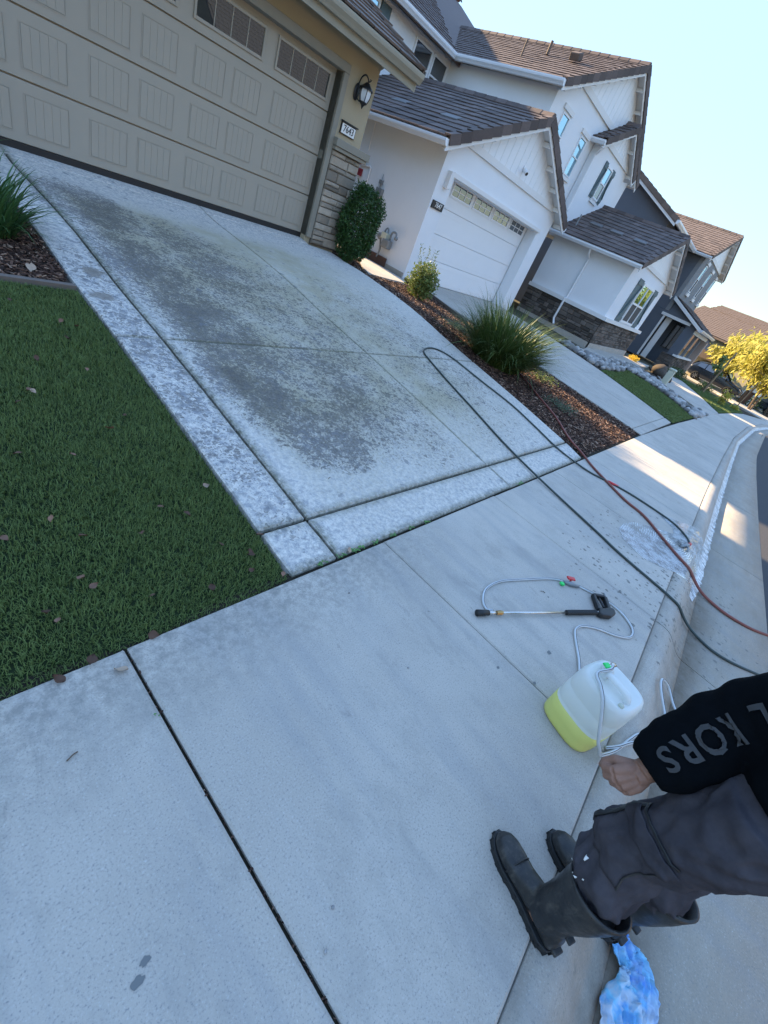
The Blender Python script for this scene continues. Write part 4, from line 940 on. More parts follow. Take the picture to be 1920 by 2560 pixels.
# ground floor: deep entry opening in the left wall, porch in front
mb = MB()
mb.prism([(27.6,.298,-.7),(27.6,-.72,-.7),(27.6,-.72,1.9),(27.6,-2.24,1.9),(27.6,-2.24,-.7),(27.6,-2.8,-.7),(27.6,-2.8,2.0),(27.6,-.9,2.95),(27.6,-.85,2.19),(27.6,.298,2.19)], (.28,0,0))
mb.box(27.88,34.8,-.55,.298,-.7,2.19); mb.box(29.2,29.4,-2.6,-.56,-.7,2.1); mb.build('porch_wall', M['grey_st'], H3)
mb = MB(); mb.box(27.5,27.6,-2.40,-.56,1.9,2.06); mb.build('lintel', M['white_tr'], H3)
mb = MB(); mb.box(27.54,27.6,-.84,-.72,-.62,1.89); mb.build('door_trim', M['white_tr'], H3)
mb = MB(); mb.box(27.9,28.0,-1.25,-.9,-.62,1.88); mb.build('door_panel', M['white_tr'], H3)
mb = MB(); mb.box(29.1,29.2,-2.05,-1.5,.35,1.75); mb.build('window', M['glass'], H3)
for y in (-2.1,-1.78,-1.45): MB().box(29.05,29.1,y,y+.06,.3,1.8).build('window_bar', M['black'], H3)
mb = MB(); mb.prism([(27.35,-.7,3.02),(27.35,-3.1,1.98),(27.35,-3.1,1.86),(27.35,-.7,2.90)], (7.6,0,0)); mb.build('porch_roof_deck', M['white_tr'], H3)
tiled_slope(H3, (27.3,-3.14,2.0), (34.95,-3.14,2.0), (27.3,-.86,2.99), (34.95,-.86,2.99), 'tile', 60)
mb = MB(); mb.prism([(27.3,-.72,3.0),(27.3,-3.12,1.98),(27.3,-3.12,1.8),(27.3,-.72,2.82)], (.05,0,0)); mb.build('bargeboard', M['white_tr'], H3)
gutter(H3, (27.3,-3.1,1.84), (34.9,-3.1,1.84), (0,-1,0), h=.15, w=.14)
mb = MB(); mb.box(27.65,34.7,-2.85,-2.62,1.62,1.82); mb.build('beam', M['white_tr'], H3)
for x in (27.75, 30.0, 32.3): MB().box(x-.09,x+.09,-2.83,-2.65,.28,1.62).build('post', M['grey_lt'], H3)
mb = MB(); mb.box(34.0,34.6,-3.05,-2.45,-.95,1.62); mb.build('corner_pier', M['pink_st'], H3)
mb = MB(); mb.box(27.62,34.0,-2.8,-2.65,-.75,.15); mb.build('mortar', M['mortar_d'], H3)
stones(H3, lambda u,h,d: (27.62+u, -2.8-d, -.75+h), 6.3, .9, 'stone_d', .14, .2, .28, .5, d0=.02, d1=.05)
stones(H3, lambda u,h,d: (27.595-d, -1.95-u, -.75+h), .85, .9, 'stone_d', .14, .2, .28, .5, d0=.02, d1=.05)
mb = MB(); mb.box(27.52,34.0,-2.92,-2.6,.16,.27); mb.build('ledge', M['white_tr'], H3)

# ================================================================== FAR HOUSES
def far_house(loc, w, d, zw, zr, wall, roof, label, rz=0., floors=2):
    h = empty('far_house', loc, label, 'house', 'houses further down the street', rz)
    X = W[h.name]
    def bld(mb, nm, mt):
        mb.v = [tuple(X @ Vector(v)) for v in mb.v]; return mb.build(nm, M[mt], h)
    mb = MB(); mb.prism([(0,0,-.3),(w,0,-.3),(w,0,zw),(w/2,0,zr-.15),(0,0,zw)], (0,d,0)); mb.box(-3.5,0,2.5,d,-.3,zw-1.8); bld(mb, 'wall', wall)
    for sg in (0, 1):
        e = -.5 if sg == 0 else w+.5; ze = zw-.5*(zr-zw)/(w/2)
        mb = MB(); mb.prism([(e,-.4,ze),(w/2,-.4,zr),(w/2,-.4,zr+.14),(e,-.4,ze+.14)], (0,d+.8,0)); bld(mb, 'roof', roof)
        ya, yb = (d+.4, -.4) if sg == 0 else (-.4, d+.4)
        tiled_slope(h, X @ Vector((e,ya,ze+.15)), X @ Vector((e,yb,ze+.15)), X @ Vector((w/2,ya,zr+.15)), X @ Vector((w/2,yb,zr+.15)), roof, 0)
    mb = MB(); mb.prism([(-4,2.1,zw-2.0),(-4,d/2+1,zw-.3),(-4,d,zw-2.0)], (4.2,0,0)); bld(mb, 'side_roof', roof)
    for q in range(3):
        z = zw-1.7; x = w*(.2+.26*q)
        f_ = bld(MB().box(x-.45,x+.45,-.06,.02,z,z+1.2), 'window_frame', 'white_tr')
        mb = MB(); mb.box(x-.38,x+.38,-.075,-.06,z+.07,z+1.13); mb.v = [tuple(X @ Vector(v)) for v in mb.v]; mb.build('pane', M['glass_b'], f_)
    bld(MB().box(w*.12,w*.88,-.05,.02,-.1,2.1), 'garage_door', 'white_tr')
    bld(MB().box(w*.1,w*.9,-.35,0,2.35,2.5), 'ledge', 'white_tr')
    bld(MB().prism([(w*.02,-1.1,2.55),(w*.98,-1.1,2.55),(w*.98,.0,3.05),(w*.02,.0,3.05)], (0,0,.12)), 'porch_roof', roof)
    for q in (.3,.7):
        mb = MB(); mb.bar((w*q,.0,zw-.6),(w*q,-.35,zw-.15),.1,.1); bld(mb, 'bracket', 'bark')
    return h
far_house((46.5,-6.4,-1.3), 8, 9, 3.9, 5.8, 'beige_st', 'tile_b', 'beige far house with brown tiled roof behind the dark parked car', R(-14))
far_house((53,-6.5,-1.5), 9, 10, 5.2, 7.2, 'beige_st', 'tile_b', 'more distant beige house with reddish roof above the yellow trees', R(-22))
far_house((66,-12.5,-1.9), 9, 10, 4.4, 6.2, 'tan', 'tile_b', 'last tan house at the bend of the street behind the yellow trees', R(-30))
far_house((26,-38,-.75), 14, 13, 2.9, 8.6, 'tan', 'slate', 'tan house across the street that shows in the right garage windows', R(90))
far_house((11,-38,-.75), 14, 13, 2.9, 8.9, 'beige_st', 'slate', 'beige house across the street that shows in the left garage windows', R(90))
far_house((-4,-38,-.75), 14, 13, 2.9, 8.6, 'beige_st', 'slate', 'beige house across the street behind the camera', R(90))

# ================================================================== VEGETATION
def grass_field(name, poly, dens, hh, w, mat, parent=None, off=-.03, xmin=None):
    from mathutils.geometry import intersect_point_tri_2d
    P = np.array(poly); x0, y0 = P.min(0); x1, y1 = P.max(0)
    N = int((x1-x0)*(y1-y0)*dens); X = rng.uniform(x0, x1, N); Y = rng.uniform(y0, y1, N)
    ins = np.zeros(N, bool); n = len(P)
    for i in range(n):
        a, b = P[i], P[(i+1)%n]
        c = ((a[1] > Y) != (b[1] > Y)) & (X < (b[0]-a[0])*(Y-a[1])/((b[1]-a[1])+1e-12)+a[0]); ins ^= c
    X, Y = X[ins], Y[ins]; N = len(X)
    Z = np.array([gz(a, b) for a, b in zip(X, Y)])+off
    tuft = np.array([mnoise.noise((a*2.3, b*2.3, .3)) for a, b in zip(X, Y)])
    H = hh*(rng.uniform(.55, 1.25, N))*(1+.25*tuft); az = rng.uniform(0, 2*np.pi, N); le = rng.uniform(.15, 1.0, N)
    ux, uy = np.cos(az), np.sin(az); sx, sy = -uy*w/2*rng.uniform(.7,1.3,N), ux*w/2*rng.uniform(.7,1.3,N)
    m1 = np.stack([X+ux*H*.45*np.sin(le*.6), Y+uy*H*.45*np.sin(le*.6), Z+H*.5*np.cos(le*.6)], 1)
    tp = np.stack([X+ux*H*np.sin(le)*.95, Y+uy*H*np.sin(le)*.95, Z+H*np.cos(le)*.95], 1)
    b0 = np.stack([X-sx, Y-sy, Z], 1); b1 = np.stack([X+sx, Y+sy, Z], 1); S = np.stack([sx, sy, sx*0], 1)
    V = np.stack([b0, b1, m1-S*.85, m1+S*.85, tp], 1).reshape(-1, 3)
    idx = np.arange(N)*5
    me = bpy.data.meshes.new(name); me.vertices.add(len(V)); me.vertices.foreach_set('co', V.ravel().astype(np.float32))
    quads = np.stack([idx, idx+1, idx+3, idx+2], 1); tris = np.stack([idx+2, idx+3, idx+4], 1)
    lo = np.concatenate([quads.ravel(), tris.ravel()]); me.loops.add(len(lo)); me.loops.foreach_set('vertex_index', lo.astype(np.int32))
    st = np.concatenate([np.arange(N)*4, N*4+np.arange(N)*3]); me.polygons.add(2*N)
    me.polygons.foreach_set('loop_start', st.astype(np.int32)); me.materials.append(M[mat]); me.update(); me.validate()
    o = place(name, me, parent, Matrix()); o['kind'] = 'stuff'; o['label'] = 'short green grass of the lawn' if not parent else 'grass'; return o
g1 = grass_field('grass', [(-7.6,-6.62),(-5.05,-6.625),(-4.80,-6.61),(-4.79,-6.42),(-4.79,-3.55),(-7.6,-3.55)], 23000, .033, .0034, 'grass'); tag(g1, 'dense short dark green lawn grass beside the driveway strip', 'grass')
g2 = grass_field('grass', lawn2_poly, 2200, .05, .012, 'grass', off=0); tag(g2, 'small lawn between the neighbour driveway and the river rocks', 'grass')
g3 = grass_field('grass', lawn3_poly, 900, .06, .018, 'grass', off=0); tag(g3, 'lawn in front of the slate grey house', 'grass')
def chip_field(name, polys, mat='chips', sz=.022):
    mb = MB()
    for poly, dens, off in polys:
        P = np.array(poly); x0, y0 = P.min(0); x1, y1 = P.max(0); N = int((x1-x0)*(y1-y0)*dens); n = len(P)
        for _ in range(N):
            x, y = random.uniform(x0,x1), random.uniform(y0,y1); ins = False
            for i in range(n):
                a, b = P[i], P[(i+1)%n]
                if (a[1] > y) != (b[1] > y) and x < (b[0]-a[0])*(y-a[1])/(b[1]-a[1])+a[0]: ins = not ins
            if not ins: continue
            s_ = sz*random.uniform(.5,1.7)
            Mx = Matrix.Translation((x,y,gz(x,y)+off+random.uniform(0,.018))) @ Euler((random.uniform(-.5,.5),random.uniform(-.5,.5),random.uniform(0,6.3))).to_matrix().to_4x4()
            mb.obox(Mx, s_*random.uniform(1.2,2.6), s_*random.uniform(.4,.8), .007)
    o = mb.build(name, M[mat]); o['kind'] = 'stuff'; return o
c1 = chip_field('bark_mulch', [([(.4,-6.57),(.5,-5.3),(.62,-4.14),(.86,-2.9),(.96,-1.9),(.98,-.9),(1.3,-.78),(2.3,-.5),(3.5,-.08),(4.3,.2),(4.33,-4.1),(4.22,-5),(4.1,-6.57)], 1300, -.025),
                               ([(.66,-.26),(.93,-.52),(.95,-.78),(1.28,-.66),(1.48,-.28),(1.9,.22),(2.38,.7),(2.4,1.6),(.84,1.6),(.84,-.25)], 700, -.015)]); tag(c1, 'dark bark mulch in the planting bed between the two driveways', 'mulch')
c3 = chip_field('joint_debris', [([(-5.639,-8.2),(-5.621,-8.2),(-5.621,-6.65),(-5.639,-6.65)], 5000, -.026)], sz=.0035); tag(c3, 'crumbs of bark and leaf packed in the wide pavement joint', 'debris')
c2 = chip_field('bark_mulch', [([(-6.6,-3.45),(-4.8,-3.45),(-4.8,-.4),(-6.6,-.4)], 3000, -.02)], sz=.016); tag(c2, 'dark bark mulch in the corner bed left of the driveway', 'mulch')
o = MB().box(-8,-4.79,-3.53,-3.475,-.5,-.375).build('lawn_edging', M['edging'], None); tag(o, 'narrow brown edging strip between the mulch corner and the lawn', 'garden edging')

def clump(name, c, n, L, w, lean, mat, label, cat, droop=1.6, spread=.12):
    t = empty(name, c, label, cat); mb = MB()
    for _ in range(n):
        a = random.uniform(0, 6.283); r = spread*math.sqrt(random.random()); l = L*random.uniform(.55,1.15)
        blade(mb, (c[0]+r*math.cos(a), c[1]+r*math.sin(a), c[2]-.02), a+random.uniform(-.5,.5), random.uniform(.02,lean), l, w*random.uniform(.7,1.2), 6, droop*random.uniform(.5,1.3), random.uniform(-.6,.6))
    mb.build('leaves', M[mat], t)['kind'] = 'stuff'
    mb = MB(); mb.lathe([(.001,-.05),(spread*.6,-.05),(spread*.5,.02),(.001,.05)], Matrix.Translation(c), 10); mb.build('crown', M['soil'], t); return t
clump('strap_leaf_plant', (-5.13,-2.72,-.29), 330, .62, .016, .95, 'strap', 'dark green strap leaf clump in the left bed beside the driveway strip', 'plant', 2.2, .16)
clump('strap_leaf_plant', (-5.05,-1.15,-.17), 160, .5, .016, .9, 'strap', 'smaller strap leaf clump near the left end of the garage door', 'plant', 2.2, .12)
clump('ornamental_grass', (1.62,-4.12,-.5), 2200, 1.12, .018, 1.0, 'orn', 'large arching green ornamental grass in the mulch beside the driveway', 'ornamental grass', 1.15, .42)
def ellip(c, r, k=1.0, shell=.55):
    def f_():
        d = Vector((random.gauss(0,1), random.gauss(0,1), random.gauss(0,1))).normalized(); q = shell+(1-shell)*random.random()
        b = 1+.24*mnoise.noise(d*2.0+Vector(c))+.13*mnoise.noise(d*5.5+Vector(c))
        p_ = 3.2; nrm = (abs(d.x)**p_+abs(d.y)**p_+abs(d.z)**p_)**(1/p_); d = d.lerp(d/nrm, k*.6)
        return Vector((c[0]+d.x*r[0]*q*b, c[1]+d.y*r[1]*q*b, c[2]+d.z*r[2]*q*b))
    return f_
def bush(name, c, r, n, size, mat, label, cat, stems=6, k=1.0, shell=.6):
    t = empty(name, (c[0],c[1],c[2]-r[2]), label, cat); mb = MB(); leaf_cloud(mb, None, n, size, 0, shape=ellip(c, r, k, shell)); mb.build('foliage', M[mat], t)['kind'] = 'stuff'
    mb = MB()
    for i in range(stems):
        a = random.uniform(0,6.28); q = random.uniform(.3,.8)
        mb.tube([(c[0]+.05*math.cos(a),c[1]+.05*math.sin(a),c[2]-r[2]-.05),(c[0]+q*r[0]*.5*math.cos(a),c[1]+q*r[1]*.5*math.sin(a),c[2]-r[2]*.2),(c[0]+q*r[0]*math.cos(a),c[1]+q*r[1]*math.sin(a),c[2]+r[2]*.7)], [.014,.01,.004], 5)
    mb.build('stem', M['bark'], t)['kind'] = 'stuff'; return t
bush('hedge_bush', (.93,-.48,.50), (.42,.28,.64), 15000, .052, 'privet', 'tall clipped dark green bush in front of the stone pier', 'bush', 7, 1.0, .72)
vs = bush('variegated_shrub', (2.35,-1.35,.0), (.34,.34,.38), 3200, .065, 'varieg', 'small yellow green shrub in the mulch bed before the white garage', 'shrub', 9, .6, .35)
mb = MB()
for i in range(8):
    a = random.uniform(0,6.28); x, y = 2.35+.25*math.cos(a), -1.35+.25*math.sin(a)
    for k in range(14):
        z = .18+.03*k+random.uniform(0,.05); p = Vector((x+.02*k*math.cos(a)*.4, y+.02*k*math.sin(a)*.4, z)); b = random.uniform(0,6.28)
        mb.add([p, p+Vector((.02*math.cos(b+.6),.02*math.sin(b+.6),.02)), p+Vector((.05*math.cos(b),.05*math.sin(b),.035)), p+Vector((.02*math.cos(b-.6),.02*math.sin(b-.6),.02))], [(0,1,2,3)])
mb.build('shoots', M['varieg'], vs)['kind'] = 'stuff'
bush('ground_cover_plant', (2.2,-2.75,-.38), (.42,.5,.09), 900, .03, 'cover', 'low grey green ground cover beside the large ornamental grass', 'plant', 3, .3, .2)
bush('ground_cover_plant', (1.75,-5.55,-.56), (.45,.4,.06), 500, .03, 'cover', 'low ground cover patch near the pavement end of the mulch bed', 'plant', 3, .3, .2)
bush('ground_cover_plant', (2.9,-4.6,-.52), (.5,.35,.07), 420, .04, 'varieg', 'yellowish ground cover just behind the large ornamental grass', 'plant', 3, .3, .2)
bush('flower_plant', (19.9,-2.35,-.5), (.55,.28,.16), 420, .09, 'gold', 'yellow flowering plant at the foot of the slate grey house', 'plant', 3, .4, .3)
bush('small_shrub', (22.0,-6.7,-.35), (.28,.28,.42), 260, .13, 'yleaf', 'yellow leafed little shrub on the next lawn beside the bed', 'shrub', 4, .4, .3)
bush('small_shrub', (25.5,-5.45,-.5), (.5,.5,.35), 380, .12, 'varieg', 'green shrub at the foot of the staked young tree', 'shrub', 4, .4, .3)
bush('hedge_bush', (24.4,-3.9,-.45), (.9,.55,.32), 800, .1, 'dleaf', 'low dark hedge before the porch of the slate grey house', 'bush', 4, .6, .5)
bush('small_shrub', (23.6,-7.35,-.62), (.3,.25,.14), 150, .12, 'yleaf', 'tiny yellow tuft at the pavement edge of the next lawn', 'shrub', 3, .4, .3)
bush('hedge_bush', (47,-7.6,-.9), (1.2,1.0,.7), 700, .2, 'dleaf', 'dark rounded bush by the far garage under the yellow trees', 'bush', 4, .4, .5)
# weeds in the joint
for i, (x, y) in enumerate(((-4.56,-6.612),(-4.40,-6.612),(-4.30,-6.612),(-4.22,-6.612),(-4.10,-6.612),(-3.92,-6.612),(-3.70,-6.612),(-3.5,-6.612),(-1.84,-6.612),(-1.78,-6.612),(-5.635,-6.95))):
    t = empty('weed', (x,y,-.74), 'small green weed growing in the joint between driveway and pavement', 'weed', 'weeds in the pavement joint'); mb = MB()
    for k in range(int(random.uniform(7,16)) if x > -5 else 4):
        a = random.uniform(0,6.28); q = random.uniform(.012,.03)*(1 if x > -5 else .45); p = Vector((x+random.uniform(-.03,.03), y+random.uniform(-.008,.008), -.728+random.uniform(-.005,.012)))
        d = Vector((math.cos(a),math.sin(a)*.7,.25)); n_ = d.cross(Vector((0,0,1)))*.35
        mb.add([p, p+d*q*.5+n_*q, p+d*q, p+d*q*.5-n_*q], [(0,3,2,1)])
    mb.build('leaves', M['weed'], t)
# trees
def tree(name, base, H, crown, n, size, lmat, label, group=None, lean=(0,0), tr=.11, trunks=1, droop=False):
    t = empty(name, base, label, 'tree', group); b = Vector(base)
    for q in range(trunks):
        mb = MB(); o_ = Vector((random.uniform(-.2,.2),random.uniform(-.2,.2),0))*(trunks > 1); top = b+Vector((lean[0]*H,lean[1]*H,H*.75))+o_*3
        P = spline([b+o_-Vector((0,0,.1)), b.lerp(top,.4)+o_+Vector((random.uniform(-.1,.1),random.uniform(-.1,.1),0)), top], 5)
        mb.tube(P, [tr*(1-.75*i/(len(P)-1)) for i in range(len(P))], 8)
        for k in range(7):
            f_ = random.uniform(.45,.95); s0 = b.lerp(top,f_)+o_; a = random.uniform(0,6.28); e = s0+Vector((math.cos(a)*crown[0][1][0]*.7,math.sin(a)*crown[0][1][1]*.7,random.uniform(.1,.5)*H*.4))
            mb.tube([s0,s0.lerp(e,.5)+Vector((0,0,.1)),e],[tr*.35,tr*.22,tr*.06],5)
        mb.build('trunk', M['bark'], t)
    for c, r in crown:
        cc = (b.x+c[0],b.y+c[1],b.z+c[2]); mb = MB(); nn_ = int(n*r[0]*r[1])
        cl = [ellip(cc, r, .1, .15)() for _ in range(max(6, nn_//55))]
        for _ in range(nn_):
            p = random.choice(cl)+Vector((random.gauss(0,1),random.gauss(0,1),random.gauss(0,.8)))*r[0]*.16
            d = Vector((random.gauss(0,1),random.gauss(0,1),(-1.1 if droop else 0)+random.gauss(0,.7))).normalized(); s_ = size*random.uniform(.6,1.4); w_ = d.orthogonal().normalized()*s_*(.14 if droop else .3)
            mb.add([p, p+d*s_*.5+w_, p+d*s_, p+d*s_*.5-w_], [(0,1,2,3)])
        mb.build('crown', M[lmat], t)['kind'] = 'stuff'
    return t
tg = 'yellow green trees along the far pavement'
tree('street_tree', (38.5,-8.0,-1.1), 3.6, [((.2,1.2,3.3),(2.0,2.2,1.5)),((0,-.3,2.7),(1.4,1.6,1.1))], 620, .42, 'yleaf', 'nearest yellow green feathery tree with pale slanting trunk at the right edge', tg, (0,.02), .10, 2, True)
tree('street_tree', (42.5,-6.9,-1.2), 4.0, [((0,2.0,3.5),(1.9,2.0,1.4)),((.2,3.3,2.7),(1.1,1.2,.8))], 620, .42, 'yleaf', 'yellow green feathery tree rising in front of the beige far house', tg, (0,.05), .10, 2, True)
tree('street_tree', (48,-9.4,-1.4), 4.6, [((0,.6,4.2),(2.2,2.2,1.7))], 520, .5, 'yleaf', 'furthest yellow green feathery tree at the bend of the street', tg, (0,0), .12, 2, True)
tree('young_tree', (24.2,-5.45,-.7), 1.7, [((.0,.1,1.55),(.42,.4,.5))], 1500, .16, 'varieg', 'young tree with thin crown tied to a stake on the next lawn', None, (0,0), .035)
o = MB().tube([(24.0,-5.62,-.75),(24.05,-5.66,1.62)], .045, 7).build('tree_stake', M['stake'], None); tag(o, 'wooden stake standing beside the young tree on the next lawn', 'stake')
o = MB().tube([(29.5,-7.3,-.9),(29.5,-7.3,.8)], .03, 7).build('tree_stake', M['stake'], None); tag(o, 'thin leaning stake in front of the dark parked car nose', 'stake')

# ================================================================== ROCKS
rock_meshes = []
for i in range(7):
    bm = bmesh.new(); bmesh.ops.create_icosphere(bm, subdivisions=2, radius=1)
    sd_ = Vector((i*3.1, i*1.7, 0))
    for v in bm.verts: v.co *= 1+.22*mnoise.noise(v.co*1.1+sd_)+.05*mnoise.noise(v.co*3+sd_)
    me = bpy.data.meshes.new('river_rock'); bm.to_mesh(me); bm.free(); me.materials.append(M['rock']); me.polygons.foreach_set('use_smooth', [True]*len(me.polygons)); rock_meshes.append(me)
P = np.array(rock_poly); cand = []
while len(cand) < 300:
    x, y = random.uniform(P[:,0].min(),P[:,0].max()), random.uniform(P[:,1].min(),P[:,1].max()); ins = False
    for i in range(len(P)):
        a, b = P[i], P[(i+1)%len(P)]
        if (a[1] > y) != (b[1] > y) and x < (b[0]-a[0])*(y-a[1])/(b[1]-a[1])+a[0]: ins = not ins
    if ins and all((x-u)**2+(y-v)**2 > .105**2 for u, v in cand[-180:]): cand.append((x, y))
for x, y in cand:
    s_ = random.uniform(.08,.15); Mx = Matrix.Translation((x,y,gz(x,y)+s_*.35)) @ Euler((random.uniform(-.3,.3),random.uniform(-.3,.3),random.uniform(0,6.3))).to_matrix().to_4x4() @ Matrix.Diagonal((s_,s_*random.uniform(.6,.95),s_*random.uniform(.5,.75),1))
    o = place('river_rock', random.choice(rock_meshes), None, Mx); tag(o, 'grey rounded river rock in the dry stream bed before the white house', 'rock', 'river rocks in the dry stream bed')
BOULD = []
for me in rock_meshes:
    m2_ = me.copy(); m2_.materials[0] = M['soilrock']; BOULD.append(m2_)
for (x,y,z,s_) in ((19.3,-3.9,-.45,.34),(18.6,-4.4,-.5,.3),(20.0,-3.7,-.35,.4)):
    o = place('boulder', BOULD[int(s_*20)%7], None, Matrix.Translation((x,y,z-.08)) @ Matrix.Diagonal((s_*1.2,s_*.9,s_*.7,1))); tag(o, {.34:'middle sized boulder between two others behind the utility pedestal',.3:'smallest and nearest boulder beside the utility pedestal',.4:'largest boulder furthest behind the utility pedestal'}[s_], 'boulder', 'boulders by the utility pedestal')
# ================================================================== STREET FURNITURE AND CARS
up_ = empty('utility_pedestal', (16.9,-4.63,-.64), 'pale green utility pedestal standing by the river rocks', 'utility box')
mb = MB(); mb.box(16.76,17.04,-4.76,-4.5,-.68,-.08); mb.build('body', M['util'], up_, bevel=.02); mb = MB(); mb.box(16.74,17.06,-4.78,-4.48,-.078,.01); mb.build('lid', M['util'], up_, bevel=.03)
tb = empty('trash_bin', (44.5,-7.2,-1.25), 'reddish wheeled bin by the far garage behind the dark car', 'bin')
mb = MB(); mb.rings([[(44.2+.1*k,-7.5+.1*k,-1.25),(44.8-.1*k,-7.5+.1*k,-1.25),(44.8-.1*k,-6.9-.1*k,-1.25),(44.2+.1*k,-6.9-.1*k,-1.25)] if k else [(44.15,-7.55,-.2),(44.85,-7.55,-.2),(44.85,-6.85,-.2),(44.15,-6.85,-.2)] for k in (1,0)]); mb.f=[q[::-1] for q in mb.f]; mb.build('body', M['brick_e'], tb)
mb = MB(); mb.box(44.1,44.9,-7.6,-6.8,-.2,-.1); mb.build('lid', M['plate_d'], tb, bevel=.03)
def make_car(loc, rz, label, group):
    t = empty('parked_car', loc, label, 'car', group, rz); X = W[t.name]
    def bld(mb, nm, mt, smooth=False, par=None):
        mb.v = [tuple(X @ Vector(v)) for v in mb.v]; return mb.build(nm, M[mt] if isinstance(mt, str) else mt, par or t, smooth)
    # x forward, length 4.7; cross-sections along x: (x, half width at sill, belt z, half width belt, roof z, half width roof, bottom z)
    S = [(-2.32,.72,.86,.74,.88,.60,.42),(-2.25,.86,.98,.87,1.02,.70,.30),(-1.9,.90,1.02,.91,1.50,.64,.24),(-1.2,.92,1.01,.93,1.66,.68,.22),(0,.92,1.0,.93,1.70,.70,.22),(.45,.92,.99,.93,1.66,.69,.22),(1.15,.92,.98,.92,1.06,.74,.22),(1.8,.91,.93,.90,.98,.70,.24),(2.2,.86,.80,.86,.86,.62,.26),(2.34,.72,.66,.72,.72,.55,.34)]
    rings = []
    for x, hw, bz, hb, rz_, hr, bt in S:
        r = [(x,-hw*.9,bt),(x,-hw,bt+.15),(x,-hb,(bt+bz)/2),(x,-hb*.99,bz),(x,-hr*1.02,rz_-.06),(x,-hr*.8,rz_),(x,0,rz_+.02)]
        rings.append(r + [(a,-b,c) for a,b,c in r[-2::-1]])
    mb = MB(); mb.rings(rings); mb.f = [q[::-1] for q in mb.f]; body = bld(mb, 'body', 'paint_car', True)
    m_ = body.modifiers.new('sub', 'SUBSURF'); m_.levels = 1; m_.render_levels = 1
    for sg in (-1, 1):
        for (a, b, c, d) in (((-1.75,1.08),(-1.1,1.08),(-1.12,1.5),(-1.65,1.38)), ((-1.02,1.07),(-.1,1.07),(-.1,1.56),(-1.02,1.53)), ((.0,1.07),(1.0,1.06),(.5,1.52),(.0,1.56))):
            mb = MB(); q = lambda p, o_: (p[0], sg*(.945-(p[1]-1.0)*.38+o_), p[1]); pts = [q(p, 0) for p in (a,b,c,d)]
            mb.prism(pts, (0,-sg*.02,0)); bld(mb, 'side_window', 'glass')
    mb = MB(); mb.prism([(1.17,-.72,1.10),(1.17,.72,1.10),(.50,.60,1.64),(.50,-.60,1.64)], (.02,0,.02)); bld(mb, 'windscreen', 'glass_b')
    mb = MB(); mb.prism([(-2.2,-.62,1.06),(-2.2,.62,1.06),(-1.93,.55,1.46),(-1.93,-.55,1.46)], (-.03,0,.02)); bld(mb, 'rear_window', 'glass')
    for x in (-1.42, 1.42):
        for sg in (-1, 1):
            Mw = Matrix.Translation((x, sg*.80, .34)) @ Matrix.Rotation(R(90)*-sg, 4, 'X')
            mb = MB(); mb.lathe([(.2,-.02),(.30,-.01),(.34,.03),(.345,.1),(.345,.13),(.33,.17),(.24,.18),(.2,.16)], Mw, 24); w_ = bld(mb, 'wheel', 'tyre', True)
            mb = MB(); mb.lathe([(.001,.13),(.06,.15),(.2,.14),(.235,.165),(.24,.17),(.24,.12),(.001,.1)], Mw, 24)
            for k in range(7):
                a = k*6.283/7; mb.bar(Mw @ Vector((.05*math.cos(a),.05*math.sin(a),.155)), Mw @ Vector((.22*math.cos(a),.22*math.sin(a),.16)), .045, .03)
            bld(mb, 'rim', 'rim', False, w_)
    for sg in (-1, 1):
        mb = MB(); mb.prism([(2.16,sg*.52,.72),(2.26,sg*.80,.74),(2.08,sg*.87,.84),(2.02,sg*.56,.86)], (.05,0,.02)); bld(mb, 'headlight', 'lens')
        mb = MB(); mb.obox(Matrix.Translation((.85,sg*1.02,1.08)), .12,.2,.13); bld(mb, 'mirror', 'paint_car')
        mb = MB(); mb.obox(Matrix.Translation((-2.27,sg*.68,.9)), .06,.2,.2); bld(mb, 'tail_light', 'red')
    mb = MB()
    for k in range(5): mb.box(2.30,2.36,-.48,.48,.47+.06*k,.50+.06*k)
    bld(mb, 'grille', 'chrome'); mb = MB(); mb.box(2.2,2.38,-.7,.7,.30,.40); mb.box(-2.36,-2.2,-.7,.7,.4,.5); bld(mb, 'bumper_trim', 'rim')
    for sg in (-1,1):
        mb = MB(); mb.box(-1.0,1.0,sg*.92-.02,sg*.92+.02,.28,.33); bld(mb, 'sill_trim', 'rim')
    return t
make_car((43.0,-4.4,-1.13), R(-94), 'dark blue parked car facing the street on the far driveway', 'cars parked down the street')
make_car((58,-8.6,-1.75), R(-116), 'dark car parked furthest away under the yellow trees at the right edge', 'cars parked down the street')

# ================================================================== THINGS ON THE PAVEMENT
def kz(x, y):
    P = prof(x)
    if y >= P[0][0]: return (gz(x, y) if y > float(np.interp(x,RX,RY)) else -.728-drop(x))
    ys_ = [q[0] for q in P][::-1]; zs_ = [q[1] for q in P][::-1]
    if y <= ys_[0]: return -.867-drop(x)
    return float(np.interp(y, ys_, zs_))-drop(x)
def hose(name, pts, r, mat, label, cat='hose', n=6, lift=0.0):
    P = spline([(x, y, 0) for x, y in pts], n); Q = [Vector((p.x, p.y, kz(p.x, p.y)+r+.002+lift)) for p in P]
    for _ in range(14): Q = [Q[0]] + [Vector((q.x, q.y, max(kz(q.x,q.y)+r+.002, (Q[i].z+q.z+Q[i+2].z)/3))) for i, q in enumerate(Q[1:-1])] + [Q[-1]]
    t = empty(name, Q[0], label, cat); mb = MB(); mb.tube(Q, r, 10); mb.build('tube', M[mat], t, True); return t, Q
